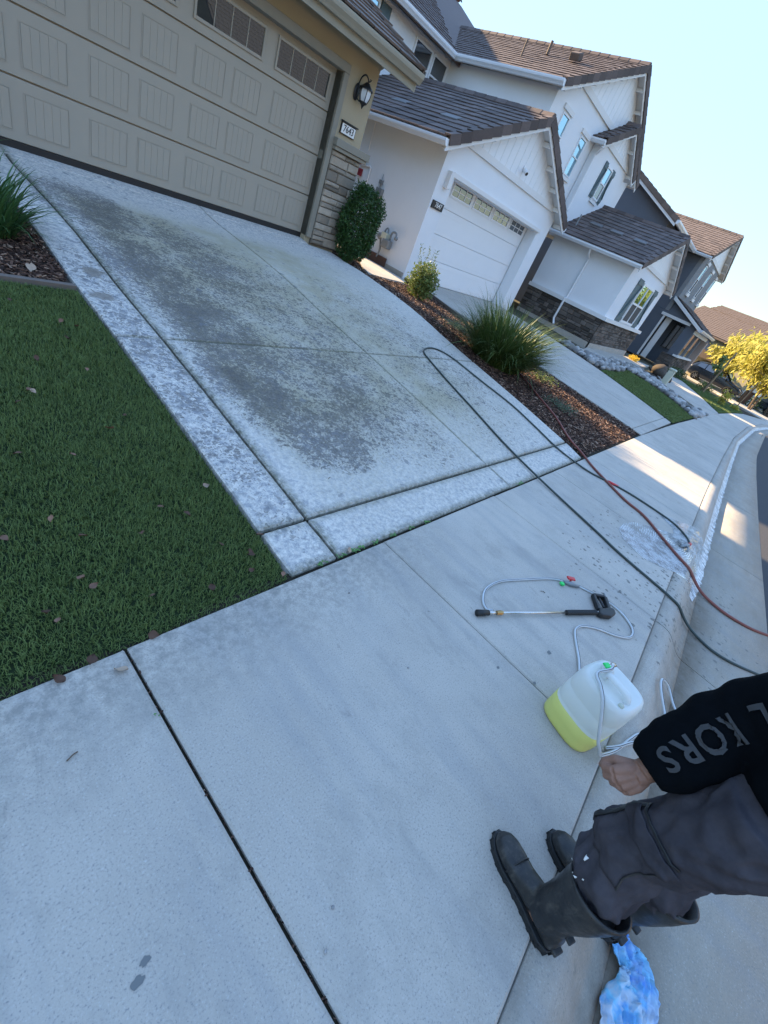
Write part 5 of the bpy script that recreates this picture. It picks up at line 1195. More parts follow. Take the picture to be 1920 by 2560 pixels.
hg_, _q = hose('garden_hose', [(-.9,-11.2),(-1.3,-9.9),(-1.72,-9.24),(-1.90,-8.95),(-1.95,-8.78),(-1.92,-8.64),(-1.90,-8.48),(-1.90,-8.33),(-1.86,-8.155),(-1.765,-7.748),(-1.647,-7.43),(-1.396,-6.602),(-1.256,-5.958),(-1.096,-5.344),(-.95,-4.796),(-.80,-4.33),(-.70,-4.12),(-.52,-4.0),(-.28,-3.965),(-.12,-4.06),(-.05,-4.28),(-.02,-4.82),(.03,-5.4),(-.04,-5.9),(-.12,-6.3),(-.12,-6.65),(-.10,-6.9),(-.003,-7.118),(.078,-7.407),(.084,-7.756),(.032,-8.017),(-.14,-8.188),(-.29,-8.25)], .0115, 'hose_g', 'long dark green hose doubled back across the driveway to the running tap')
mb = MB(); mb.tube([(-.29,-8.25,-.715),(-.36,-8.242,-.712)], [.019,.017], 10); mb.build('red_coupling', M['red'], hg_, True)
mb = MB(); mb.tube([(-.01,-7.10,-.713),(.045,-7.23,-.713)], .0165, 10); mb.build('red_sleeve', M['red'], hg_, True)
mb = MB(); mb.tube([(-.36,-8.242,-.712),(-.45,-8.215,-.71),(-.56,-8.18,-.712)], [.016,.022,.014], 10); mb.tube([(-.45,-8.215,-.71),(-.50,-8.25,-.70),(-.58,-8.255,-.71)], .012, 8); mb.box(-.56,-.50,-8.16,-8.12,-.70,-.675); mb.tube([(-.53,-8.18,-.71),(-.53,-8.14,-.69)], .010, 8); mb.build('tap_fitting', M['steel'], hg_, True)
hose('garden_hose', [(2.6,-3.55),(2.25,-4.1),(1.87,-4.7),(1.43,-5.24),(1.06,-5.76),(.60,-6.22),(.41,-6.54),(.17,-6.81),(-.03,-7.07),(-.28,-7.42),(-.38,-7.69),(-.68,-7.99),(-.93,-8.25),(-1.02,-8.48),(-1.06,-8.68),(-1.08,-8.84),(-1.02,-9.05),(-.88,-9.24),(-.5,-9.7),(.6,-10.6)], .0145, 'hose_r', 'brick red hose running from the mulch bed over the kerb', lift=.0)

# spray lance
wd = empty('spray_lance', (-3.3,-7.72,-.728), 'spray lance with steel tube, ribbed black grip and trigger gun lying on the pavement', 'spray lance')
zl = -.703
A0, A1 = Vector((-3.76,-7.475,zl)), Vector((-2.955,-7.912,zl)); dl = (A1-A0).normalized()
mb = MB(); mb.tube([A0, A0+dl*.62], .0085, 10); mb.build('tube', M['chrome'], wd, True)
mb = MB(); mb.tube([A0-dl*.04, A0+dl*.0, A0+dl*.012], [.014,.016,.011], 8); mb.build('brass_coupling', M['brass'], wd)
mb = MB(); mb.tube([A0-dl*.105, A0-dl*.035], .011, 10); mb.build('fitting', M['chrome'], wd, True)
mb = MB(); mb.tube([A0-dl*.195+Vector((0,0,.0)), A0-dl*.105], [.021,.019], 14); mb.build('nozzle', M['rubber'], wd, True)
mb = MB(); Pg = []; rg = []
for i in range(60): Pg.append(A0+dl*(.585+.0052*i)); rg.append(.0195 if (i//1) % 2 else .0165)
mb.tube(Pg, rg, 14); mb.build('grip', M['rubber'], wd)
mb = MB(); mb.tube([A0+dl*.895, A0+dl*.935], .011, 10); mb.build('fitting', M['chrome'], wd, True)
zg = -.722
mb = MB(); mb.prism([(x,y,zg) for x,y in ((-2.985,-7.915),(-2.929,-7.902),(-2.88,-7.925),(-2.826,-7.945),(-2.80,-7.965),(-2.80,-7.99),(-2.839,-8.01),(-2.914,-7.997),(-2.985,-7.945))], (0,0,.045)); mb.build('gun_body', M['rubber'], wd, bevel=.012)
mb = MB()
for a, b, w_ in (((-2.79,-7.812),(-2.925,-7.905),.026),((-2.708,-7.885),(-2.822,-7.955),.03),((-2.79,-7.818),(-2.712,-7.88),.026)): mb.bar((a[0],a[1],zg+.02),(b[0],b[1],zg+.02),w_,.036)
mb.build('handle', M['rubber'], wd, bevel=.008)
mb = MB(); mb.tube([(-2.775,-7.858,zg+.02),(-2.80,-7.885,zg+.02),(-2.845,-7.925,zg+.02)], .009, 8); mb.build('trigger', M['black'], wd, True)
mb = MB(); mb.tube([(-2.675,-7.862,zg+.03),(-2.70,-7.892,zg+.025),(-2.725,-7.925,zg+.02)], .007, 8); mb.build('lever', M['steel'], wd, True)
def clear_hose(name, pts3, label, r=.0088):
    t = empty(name, pts3[0], label, 'hose'); mb = MB(); P = spline(pts3, 8); mb.tube(P, r, 12); mb.build('tube', M['clearhose'], t, True)
    mb = MB(); mb.tube([p+Vector((.000,-.003,r*.93)) for p in P], .0018, 5); mb.build('stripe', M['plate_d'], t, True); return t
m, t, b = base_mat('milky clear hose', .25, .5); b.inputs['Base Color'].default_value = (.66,.69,.70,1); b.inputs['Transmission Weight'].default_value = .25; M['clearhose'] = m
zh = -.718
ch = clear_hose('clear_hose', [(-3.80,-7.43,zh+.012),(-3.815,-7.395,zh),(-3.764,-7.336,zh),(-3.646,-7.293,zh),(-3.468,-7.31,zh),(-3.25,-7.398,zh),(-2.989,-7.515,zh),(-2.88,-7.60,zh),(-2.80,-7.69,zh),(-2.738,-7.815,zh+.0),(-2.695,-7.936,zh),(-2.704,-8.051,zh),(-2.79,-8.154,zh),(-2.913,-8.170,zh),(-3.021,-8.091,zh),(-3.119,-7.965,zh),(-3.218,-7.886,zh),(-3.30,-7.866,zh),(-3.364,-7.882,zh),(-3.44,-7.92,zh),(-3.57,-7.99,zh),(-3.75,-8.06,zh)], 'thin clear hose looping from the lance nozzle round to the plastic jug')
mb = MB(); mb.tube([(-2.90,-7.60,zh+.004),(-2.865,-7.645,zh+.008),(-2.81,-7.70,zh+.004)], [.012,.02,.011], 10); mb.build('valve', M['steel'], ch, True)
mb = MB(); mb.bar((-2.865,-7.60,zh+.035),(-2.815,-7.645,zh+.035),.032,.014); mb.tube([(-2.845,-7.63,zh),(-2.845,-7.63,zh+.03)], .008, 8); mb.build('red_knob', M['red'], ch, bevel=.004)
mb = MB(); mb.bar((-2.955,-7.592,zh+.006),(-2.93,-7.612,zh+.006),.03,.018); mb.build('green_clip', M['green_p'], ch, bevel=.004)

# plastic jug
JX, JY, JA, JZ = -4.03, -8.12, R(-17), -.728
Jm = Matrix.Translation((JX,JY,JZ)) @ Matrix.Rotation(JA, 4, 'Z')
jug = empty('plastic_jug', (JX,JY,JZ), 'white translucent plastic jug a third full of yellow liquid at the kerb edge', 'jug', None, JA)
def sq_ring(h, k, z, n=40, ex=3.4, dx=0, dy=0):
    out = []
    for i in range(n):
        a = 2*math.pi*i/n; c, s_ = math.cos(a), math.sin(a); q = (abs(c)**ex+abs(s_)**ex)**(-1/ex)
        out.append(Jm @ Vector((h*q*c+dx, k*q*s_+dy, z)))
    return out
m, t, b = base_mat('frosted jug plastic', .38, .45); b.inputs['Base Color'].default_value = (.86,.88,.87,1)
tr = nn(t, 'ShaderNodeBsdfTransparent'); tr.inputs[0].default_value = (.95,.97,.95,1); tl = nn(t, 'ShaderNodeBsdfTranslucent'); tl.inputs[0].default_value = (.82,.85,.83,1)
a1 = nn(t, 'ShaderNodeMixShader'); a1.inputs[0].default_value = .35; t.links.new(b.outputs[0], a1.inputs[1]); t.links.new(tl.outputs[0], a1.inputs[2])
mix_sh(m, t, .05, a1.outputs[0], tr.outputs[0]); M['jugpl'] = m
M['liquid'] = simple('yellow liquid', (.66,.65,.18), .35, .45, .05, 6)
H_ = .146
body_prof = [(.10,.004),(.135,.0),(.143,.008),(H_,.03),(H_*.985,.05),(H_,.07),(H_,.145),(H_*.985,.150),(H_*.985,.158),(H_,.164),(H_*.996,.235),(H_*.98,.240),(H_*.98,.248),(H_*.992,.254),(H_*.985,.30),(H_*.96,.335),(H_*.90,.356),(H_*.82,.362)]
mb = MB(); mb.rings([sq_ring(h, h, z) for h, z in body_prof], True, False); 
# moulded top with a recess beside the grip
top = [(H_*.82,.362),(H_*.70,.360),(H_*.58,.352),(H_*.3,.350),(.001,.350)]
mb.rings([sq_ring(h, h, z) for h, z in top], False, True); mb.build('body', M['jugpl'], jug, True)
mb = MB(); mb.rings([sq_ring(h+.0006, h+.0006, z) for h, z in ((.10,.003),(.135,-.0005),(.143,.008),(H_,.03),(H_*.985,.05),(H_,.07),(H_,.136),(H_-.003,.138))]); mb.build('liquid', M['liquid'], jug, True)
mb = MB(); J = lambda x, y, z: Jm @ Vector((x, y, z))
mb.tube(spline([J(-.02,.055,.345),J(-.02,.05,.375),J(-.02,.035,.385),J(-.02,-.05,.385),J(-.02,-.075,.372),J(-.02,-.085,.345)],6), .017, 12); mb.build('grip', M['jugpl'], jug, True)
mb = MB(); mb.lathe([(.001,0),(.034,0),(.034,.012),(.026,.016),(.026,.022),(.001,.022)], Jm @ Matrix.Translation((.035,.075,.355)), 18); mb.build('neck', M['jugpl'], jug, True)
mb = MB(); mb.lathe([(.001,0),(.014,0),(.013,.018),(.001,.02)], Jm @ Matrix.Translation((-.085,-.085,.352)), 14); mb.build('cap', M['util'], jug, True)
V0 = J(.035,.075,.377)
mb = MB(); mb.tube([V0, V0+Vector((0,0,.02)), V0+Vector((.0,0,.035))], [.015,.012,.010], 10); mb.tube([V0+Vector((-.03,.012,.02)), V0+Vector((.02,-.012,.024))], .009, 8); mb.build('valve', M['chrome'], jug, True)
mb = MB(); mb.bar(V0+Vector((-.055,.03,.028)), V0+Vector((-.028,.012,.03)), .03, .012); mb.build('green_handle', M['green_p'], jug, bevel=.004)
clear_hose('clear_hose', [tuple(V0+Vector((.0,0,.025))), tuple(V0+Vector((-.05,.0,.03))), tuple(J(-.09,.075,.385)), tuple(J(-.125,.02,.375)), tuple(J(-.15,-.03,.35)), tuple(J(-.168,-.09,.28)), tuple(J(-.165,-.14,.20)), tuple(J(-.14,-.17,.15)), tuple(J(-.10,-.185,.10)), tuple(J(-.03,-.19,.05)), (-3.95,-8.36,-.725), (-3.80,-8.40,-.728), (-3.68,-8.445,-.738), (-3.62,-8.53,-.79), (-3.50,-8.63,-.845),(-3.30,-8.70,-.852), (-3.15,-8.68,-.845), (-3.05,-8.60,-.83), (-3.00,-8.52,-.78), (-3.07,-8.45,-.728), (-3.17,-8.47,-.738), (-3.26,-8.56,-.80), (-3.36,-8.66,-.848), (-3.55,-8.76,-.855), (-3.7,-8.62,-.83), (-3.70,-8.50,-.765), (-3.80,-8.42,-.728), (-3.92,-8.36,-.722), (-4.0,-8.31,-.722)], 'thin clear hose draped over the jug and coiled down into the gutter', .0085)

# blue cloth in the gutter
rag = None
sp = spline([(-4.625,-8.625,0),(-4.655,-8.66,0),(-4.665,-8.71,0),(-4.685,-8.75,0),(-4.75,-8.765,0),(-4.83,-8.755,0),(-4.92,-8.77,0),(-5.01,-8.80,0)], 12)
hw_ = np.interp(np.linspace(0,1,len(sp)), [0,.12,.35,.5,.62,.8,1], [.018,.055,.06,.075,.085,.105,.11])
mb = MB(); NW = 26; V = []
for i, p in enumerate(sp):
    d = (sp[min(i+1,len(sp)-1)]-sp[max(i-1,0)]).normalized(); n_ = Vector((-d.y, d.x, 0))
    for k in range(NW):
        u = k/(NW-1)*2-1; q = p+n_*u*hw_[i]*(1+.18*mnoise.noise((i*.12,u*2,3)))
        z = max(kz(q.x,q.y), -.868)+.004+.008*(1-u*u)+.034*abs(mnoise.noise((i*.10,u*2.6,.5)))+.03*abs(mnoise.noise((i*.045+4,u*5.0,.5)))+.03*max(0,.45-abs(mnoise.noise((i*.085+1,u*3.4,8)))*2.4)+.02*max(0,.4-abs(mnoise.noise((i*.16+7,u*5.5+i*.05,3)))*2.6)+.008*abs(mnoise.noise((i*.22,u*11,2)))+.006*abs(mnoise.noise((i*.6,u*20,4)))
        V.append((q.x+.006*mnoise.noise((i*.3,u*5,7)), q.y+.006*mnoise.noise((i*.3,u*5,9)), z))
L_ = len(sp); mb.add(V, [(i*NW+k,(i+1)*NW+k,(i+1)*NW+k+1,i*NW+k+1) for i in range(L_-1) for k in range(NW-1)])
m, t, b = base_mat('blue dyed cloth', .9, .1); P = pos(t)
o_ = mixc(t, ramp(t, noise(t, P, 11, 4, .6, .4), [(.35,0),(.62,1)]), (.10,.27,.66), (.22,.55,.74))
sep = nn(t, 'ShaderNodeSeparateXYZ'); t.links.new(P, sep.inputs[0]); pale = math_(t, 'MULTIPLY_ADD', sep.outputs[0], -6, -28.0, True)
o_ = mixc(t, math_(t, 'MULTIPLY', ramp(t, noise(t, P, 16, 5, .6), [(.40,0),(.58,1)]), math_(t,'MULTIPLY_ADD',pale,.8,.30,True)), o_, (.55,.62,.70))
t.links.new(o_, b.inputs['Base Color']); bump(t, b, noise(t, P, 700, 2, .5), .3, .002); M['cloth'] = m
rag = mb.build('cloth', M['cloth'], None, True); s_ = rag.modifiers.new('thick', 'SOLIDIFY'); s_.thickness = .003
tag(rag, 'crumpled blue and white dyed cloth lying in the gutter by the boots', 'cloth')

# water from the tap
m, t, b = base_mat('thin running water', .06, .6); P = pos(t); b.inputs['Base Color'].default_value = (.86,.88,.88,1)
mp = nn(t, 'ShaderNodeMapping'); mp.inputs['Location'].default_value = (.45,8.12,.72); t.links.new(P, mp.inputs['Vector'])
mp.inputs['Scale'].default_value = (.75,1.0,1)
wv = nn(t, 'ShaderNodeTexWave', wave_type='RINGS', rings_direction='SPHERICAL'); wv.inputs['Scale'].default_value = 15; wv.inputs['Distortion'].default_value = 2.2; wv.inputs['Detail'].default_value = 2; wv.inputs['Detail Scale'].default_value = 2.2; t.links.new(mp.outputs[0], wv.inputs['Vector'])
tr = nn(t, 'ShaderNodeBsdfTransparent'); tr.inputs[0].default_value = (.86,.88,.88,1); gl = nn(t, 'ShaderNodeBsdfGlossy'); gl.inputs['Roughness'].default_value = .06
bp = nn(t, 'ShaderNodeBump'); bp.inputs['Strength'].default_value = .5; bp.inputs['Distance'].default_value = .01; t.links.new(wv.outputs['Fac'], bp.inputs['Height']); t.links.new(bp.outputs[0], gl.inputs['Normal']); t.links.new(bp.outputs[0], b.inputs['Normal'])
fr = nn(t, 'ShaderNodeFresnel'); fr.inputs['IOR'].default_value = 1.33; t.links.new(bp.outputs[0], fr.inputs['Normal'])
w1_ = nn(t, 'ShaderNodeMixShader'); t.links.new(math_(t,'MULTIPLY_ADD',fr.outputs[0],1.2,.03,True), w1_.inputs[0]); t.links.new(tr.outputs[0], w1_.inputs[1]); t.links.new(gl.outputs[0], w1_.inputs[2])
foam = math_(t, 'MULTIPLY', ramp(t, wv.outputs['Fac'], [(.2,.3),(.9,1)]), ramp(t, noise(t, P, 9, 6, .7), [(.34,.1),(.6,1)]))
mix_sh(m, t, math_(t, 'MULTIPLY', foam, .9), w1_.outputs[0], b.outputs[0]); M['water'] = m
wp = [(-1.0,-7.60),(-1.2,-7.6),(-1.38,-7.7),(-1.48,-7.95),(-1.40,-8.12),(-1.30,-8.24),(-1.24,-8.36),(-1.15,-8.50),(-.7,-8.50),(-.2,-8.49),(.2,-8.47),(.36,-8.36),(.42,-8.2),(.3,-8.05),(.13,-7.88),(.03,-7.83),(-.02,-7.9),(-.12,-8.02),(-.3,-8.06),(-.42,-7.93),(-.55,-7.82),(-.75,-7.66)]
wat = sheet('water_puddle', wp, M['water'], .005, .07, .004, 'structure', zf=kz, smooth=True)
mb = MB(); V = []; xs_ = lin(-1.35,3,150)+lin(3.02,12,200)[1:]+lin(12.1,34,220)[1:]; 
for i, x in enumerate(xs_):
    gy = float(np.interp(x,GX,GY)); w_ = .048+.024*mnoise.noise((x*5,1,0))+.02*mnoise.noise((x*17,1,5)); far_ = 1+max(0,(x-8))*.01
    if x < -.9: w_ *= max(.05, (x+1.36)/.46); 
    ca = [gy+.055*far_, gy+.03, gy+.0-.02*w_, gy-.5*w_, gy-w_*far_+.02*mnoise.noise((x*30,3,0))]
    for k, y in enumerate(ca): V.append((x, y, kz(x, y)+.004+(.004+.003*mnoise.noise((x*22,y*25,0)) if k in (1,2,3) else 0)))
mb.add(V, [(i*5+k+1,(i+1)*5+k+1,(i+1)*5+k,i*5+k) for i in range(len(xs_)-1) for k in range(4)])
m, t, b = base_mat('foaming gutter water', .35, .5); P = pos(t)
o_ = mixc(t, ramp(t, noise(t, pos(t,(1,2.2,1)), 30, 6, .7), [(.35,0),(.6,1)]), (.38,.41,.43), (.84,.86,.87)); t.links.new(o_, b.inputs['Base Color']); bump(t, b, noise(t, P, 60, 5, .7), .7, .01); tr = nn(t, 'ShaderNodeBsdfTransparent'); mix_sh(m, t, ramp(t, noise(t, pos(t,(3,.8,1)), 11, 7, .75), [(.34,.95),(.56,.05)]), b.outputs[0], tr.outputs[0]); M['foam'] = m
fo = mb.build('gutter_water', M['foam'], None, True); fo['kind'] = 'structure'

# fallen leaves and bits
lm = []
for i in range(4):
    mb = MB(); n = 6; V = []
    for k in range(n+1):
        tt = k/n; w_ = .42*math.sin(math.pi*tt**.8)*(1-.25*tt)+.01; z = .25*math.sin(tt*2.6+i)*(.4+.15*i)
        V += [(tt-.5, -w_, z+.22*(i%2)+.05*i*w_), (tt-.5, 0, z), (tt-.5, w_, z+.18)]
    mb.add(V, [(3*k+j,3*k+j+3,3*k+j+4,3*k+j+1) for k in range(n) for j in (0,1)]); lm.append(mb)
leafM = [[q.mesh('leaf', M[mt], True) for q in lm] for mt in ('dryleaf','paleleaf')]
lawn_leaves = [(-5.08,-5.2),(-5.79,-6.42),(-4.92,-6.41),(-4.97,-6.5),(-4.83,-6.59),(-4.8,-6.31),(-5.35,-4.61),(-5.0,-4.18),(-5.12,-4.72),(-5.46,-4.95),(-5.08,-4.13),(-5.11,-4.35),(-5.66,-5.45),(-5.45,-5.5),(-5.66,-5.9),(-4.9,-5.87),(-5.2,-5.96),(-5.58,-6.04),(-5.66,-6.25),(-5.63,-6.31),(-5.84,-5.96),(-5.82,-6.37),(-5.03,-6.29),(-4.91,-6.39),(-5.55,-5.04),(-5.47,-4.94),(-5.3,-3.9),(-5.2,-5.3),(-5.35,-6.1),(-5.1,-6.05),(-5.45,-6.45),(-5.2,-6.52)]
for i, (x, y) in enumerate(lawn_leaves):
    s_ = random.uniform(.028,.045); Mx = Matrix.Translation((x,y,gz(x,y)+.016)) @ Euler((random.uniform(-.5,.5),random.uniform(-.4,.4),random.uniform(0,6.3))).to_matrix().to_4x4() @ Matrix.Scale(s_,4)
    o = place('fallen_leaf', leafM[int(random.random()<.12)][i%4], None, Mx); tag(o, 'dry fallen leaf lying on the dark green lawn', 'leaf', 'fallen leaves on the lawn')
for i, (x, y, lb) in enumerate(((-4.33,-6.60,'pale dry leaf caught in the joint at the front of the driveway'),(-5.75,-6.63,'narrow brown leaf standing at the lawn edge left of the wide joint'),(-5.68,-6.72,'small tan leaf on the pavement slab left of the wide joint'),(-5.86,-6.65,'reddish leaf under the grass edge at the left of the pavement'),(-5.52,-6.635,'curled orange leaf at the lawn edge just right of the wide joint'))):
    s_ = random.uniform(.035,.05); Mx = Matrix.Translation((x,y,-.716)) @ Euler((.3,random.uniform(-.5,.5),random.uniform(0,6.3))).to_matrix().to_4x4() @ Matrix.Scale(s_,4)
    o = place('fallen_leaf', leafM[i in (0,2)][i%4], None, Mx); tag(o, lb, 'leaf')
for i in range(14):
    x, y = random.uniform(-6.2,-4.9), random.uniform(-3.4,-2.2); s_ = random.uniform(.05,.09); Mx = Matrix.Translation((x,y,gz(x,y)+.005)) @ Euler((random.uniform(-.4,.4),random.uniform(-.4,.4),random.uniform(0,6.3))).to_matrix().to_4x4() @ Matrix.Scale(s_,4)
    o = place('fallen_leaf', leafM[1][i%4], None, Mx); tag(o, 'pale dry leaf lying on the dark mulch of the corner bed', 'leaf', 'pale leaves on the corner bed')
for i, (x, y) in enumerate(((-4.56,-6.86),(-4.61,-7.38),(-5.49,-7.81),(-5.57,-7.87),(-4.2,-7.2),(-3.2,-7.6))):
    Mx = Matrix.Translation((x,y,-.725)) @ Matrix.Diagonal((.006,.005,.003,1)); o = place('pebble', rock_meshes[i], None, Mx); tag(o, 'tiny dark pebble lying on the pavement', 'pebble', 'pebbles on the pavement')
for i, (x, y, a) in enumerate(((-5.91,-6.94,.3),(-3.2,-7.55,2.2),(-4.02,-6.0,.4),(-3.05,-2.2,1))):
    z = kz(x,y)+.004; o = MB().tube([(x-.018*math.cos(a),y-.018*math.sin(a),z),(x+.004,y+.003,z+.003),(x+.018*math.cos(a),y+.018*math.sin(a),z)], .0022, 5).build('twig', M['bark'], None); tag(o, 'short dark twig lying on the concrete', 'twig', 'twigs on the concrete')
# damp spots on the foreground slab
m, t, b = base_mat('damp spot', .5, .3); b.inputs['Base Color'].default_value = (.15,.155,.15,1); M['damp'] = m
for i, (x, y, r_) in enumerate(((-5.94,-7.55,.013),(-5.97,-7.575,.016),(-4.01,-7.87,.012),(-3.70,-7.83,.018),(-4.13,-7.68,.011))):
    mb = MB(); mb.add([(x+r_*(1+.25*math.sin(3*k+i))*math.cos(k*.449), y+r_*.7*(1+.2*math.cos(2*k+i))*math.sin(k*.449), -.7262) for k in range(14)], [tuple(range(14))]); o = mb.build('damp_spot', M['damp'], None); tag(o, 'small dark damp spot on the pavement slab', 'damp spot', 'damp spots on the pavement')

# ================================================================== PERSON
PZ0 = -.728
def pw(x, y, z): return Vector((x, y, PZ0+z))
Fd = Vector((.415,.91,0)).normalized(); Ld = Vector((-Fd.y, Fd.x, 0))      # facing, left
person = empty('person', (-4.86,-8.40,PZ0), 'person in black boots, dark work trousers and a black sweatshirt standing at the kerb', 'person')
LA, RA = Vector((-4.962,-8.325,0)), Vector((-4.735,-8.50,0))               # ankles
LEG = {'L': [(.0,LA),(.30,LA+Vector((.008,-.004,0))),(.42,Vector((-4.935,-8.31,0))),(.55,Vector((-4.905,-8.285,0))),(.70,Vector((-4.925,-8.315,0))),(.86,Vector((-4.925,-8.36,0))),(.98,Vector((-4.91,-8.385,0)))],
       'R': [(.0,RA),(.30,RA),(.42,Vector((-4.77,-8.445,0))),(.55,Vector((-4.745,-8.42,0))),(.70,Vector((-4.765,-8.43,0))),(.86,Vector((-4.79,-8.44,0))),(.98,Vector((-4.80,-8.44,0)))]}
def leg_c(sd_, z):
    q = LEG[sd_]; zz = [a for a, _ in q]; return Vector((np.interp(z,zz,[c.x for _, c in q]), np.interp(z,zz,[c.y for _, c in q]), 0))
def leg_p(sd_, a, z, o=0.):
    """trouser surface; a=0 forward, +a towards the person's left"""
    c = leg_c(sd_, z); r = np.interp(z, [.28,.34,.40,.46,.55,.66,.80,.95], [.066,.076,.095,.099,.097,.101,.110,.118])
    w = .012*mnoise.noise((math.cos(a)*1.3, math.sin(a)*1.3, z*11+(0 if sd_=='L' else 5)))+.007*math.sin(z*46+2.2*math.sin(a*1.0)+1.5*math.cos(2*a))*np.interp(z,[.3,.38,.50,.62,.72],[.2,1,.9,.35,.1])+.006*mnoise.noise((math.cos(a)*3,math.sin(a)*3,z*5))
    w += .012*(.5-abs(mnoise.noise((math.cos(a)*2.2+3, math.sin(a)*2.2, z*13+2*math.sin(a)))*2))*np.interp(z,[.3,.4,.6,.9],[.6,1.3,1.0,.9])
    w += .020*max(0,.42-abs(mnoise.noise((math.cos(a)*1.5+9, math.sin(a)*1.5+z*4, z*9)))*2.8)*np.interp(z,[.3,.42,.62,.9],[.8,1.3,.9,.8])
    r = r+w+o; return pw(c.x+Fd.x*r*math.cos(a)+Ld.x*r*math.sin(a)*.93, c.y+Fd.y*r*math.cos(a)+Ld.y*r*math.sin(a)*.93, z)
# body (one continuous surface): limbs, trunk, head and hands grown together with a voxel remesh
bd = MB()
pel, che, nek, hed = pw(-4.86,-8.405,.95), pw(-4.80,-8.365,1.22), pw(-4.755,-8.30,1.44), pw(-4.72,-8.235,1.575)
for sd_ in 'LR':
    zs_ = [.05,.15,.28,.42,.5,.6,.75,.88,.96]; bd.tube([pw(*(leg_c(sd_,z)[:2]),z) for z in zs_], [.04,.038,.055,.052,.055,.065,.08,.085,.08], 12)
bd.tube([pw(-4.86,-8.41,.86),pel,(pel+che)/2,che,pw(-4.77,-8.33,1.36),nek], [.10,.125,.115,.13,.10,.055], 14)
bd.tube([nek-Vector((0,0,.06)), nek+Vector((.01,.02,.06)), hed], [.058,.052,.06], 12)
hr = Fd; hu = Vector((.2*Fd.x,.2*Fd.y,1)).normalized()*1.0; hf = (Fd*1.0+Vector((0,0,-.35))).normalized(); hup = Ld.cross(hf)*-1
if hup.z < 0: hup = -hup
def HP(fx, lx, ux): return hed+hf*fx+Ld*lx+hup*ux
bd.rings([[HP(.0+rx*math.cos(a)*(1 if math.cos(a)>0 else 1.05), ry*math.sin(a), u) for a in [k*6.2832/20 for k in range(20)]] for u, rx, ry in ((-.105,.045,.03),(-.09,.075,.05),(-.06,.088,.062),(-.02,.092,.072),(.03,.096,.078),(.08,.088,.07),(.105,.06,.05),(.118,.02,.02))])
bd.tube([HP(.085,0,.025),HP(.105,0,-.012),HP(.112,0,-.022),HP(.09,0,-.03)], [.009,.012,.014,.009], 8)
bd.tube([HP(.085,.025,-.055),HP(.094,0,-.056),HP(.085,-.025,-.055)], [.005,.009,.005], 8)
for q in (-1,1): bd.tube([HP(.0,.078*q,.015),HP(-.012,.086*q,.0),HP(.0,.076*q,-.025)], [.010,.014,.008], 8); bd.tube([HP(.07,.05*q,.04),HP(.085,.03*q,.045),HP(.088,.01*q,.04)], .007, 6)
ARM = {'L': [pw(-4.885,-8.285,1.34), pw(-4.795,-8.225,1.06), pw(-4.93,-8.14,.805)], 'R': [pw(-4.62,-8.41,1.34), pw(-4.52,-8.50,1.06), pw(-4.40,-8.46,.84)]}
for q in ARM.values():
    P = spline(q, 6); bd.tube([q[0]+Vector((0,0,.02))]+P, [.05]+[float(np.interp(i,[0,5,6,12],[.05,.042,.043,.029])) for i in range(len(P))], 12)
bd.tube([ARM['L'][0], pw(-4.77,-8.33,1.35), ARM['R'][0]], [.055,.075,.055], 12)
HANDS = {}
def hand(wr, d, w, b_):
    d = d.normalized(); w = (w-d*w.dot(d)).normalized(); b2 = d.cross(w); b2 = b2 if b2.dot(b_) > 0 else -b2
    bd.tube([wr-d*.03, wr+d*.02], [.028,.027], 12)
    for i, (kx, ko, l1, l2, l3, r) in enumerate(((.068,-.033,.034,.026,.018,.0112),(.073,-.0112,.037,.028,.019,.0118),(.069,.0112,.035,.026,.018,.0112),(.060,.032,.028,.021,.016,.0100))):
        K = wr+d*kx+w*ko+b2*(.004 if i in (1,2) else 0)
        bd.tube([wr+w*ko*.55+d*.0, wr+w*ko*.8+d*kx*.5+b2*.004, K], [.016,.0165,r*1.22], 10)
        a1, a2, a3 = R(58+4*i), R(140+4*i), R(205)
        dr = lambda a: d*math.cos(a)-b2*math.sin(a)
        p1 = K+dr(a1)*l1; p2 = p1+dr(a2)*l2; p3 = p2+dr(a3)*l3
        bd.tube([K, K.lerp(p1,.5), p1], [r*1.18, r*.98, r*1.04], 10); bd.tube([p1, p2], [r*1.03, r*.9], 10); bd.tube([p2, p3], [r*.9, r*.7], 10)
    T0 = wr-w*.020+d*.012-b2*.006; T1 = T0+(d*.75-w*.45-b2*.45).normalized()*.045; T2 = T1+(d*.85+w*.1-b2*.5).normalized()*.032; T3 = T2+(d*.6+w*.6-b2*.5).normalized()*.024
    bd.tube([T0,T1,T2,T3], [.019,.0145,.012,.009], 10)
    HANDS[0] = (wr, d, w, b2)
hand(ARM['L'][2]+Vector((.006,-.008,-.012)), Vector((-.52,.36,-.62)), Vector((-.22,-.62,-.70)), Vector((-.6,-.25,.75)))
hand(ARM['R'][2], Vector((.1,.5,-.8)), Vector((.5,-.6,-.3)), Vector((.6,-.2,.6)))
for sd_, A in (('L',LA),('R',RA)): bd.tube([pw(A.x,A.y,.06), pw(A.x+Fd.x*.1,A.y+Fd.y*.1,.05), pw(A.x+Fd.x*.17,A.y+Fd.y*.17,.04)], [.04,.035,.03], 10)
body = bd.build('body', M['skin'], person, True)
rm = body.modifiers.new('rm', 'REMESH'); rm.mode = 'VOXEL'; rm.voxel_size = .0034; rm.use_smooth_shade = True
sm = body.modifiers.new('sm', 'SMOOTH'); sm.factor = .5; sm.iterations = 1
for q in (-1,1):
    mb = MB(); mb.lathe([(.001,-.011),(.008,-.008),(.011,0),(.008,.008),(.001,.011)], Matrix.Translation(HP(.083,.031*q,.022)), 10); mb.build('eye', M['numplate'], body, True)
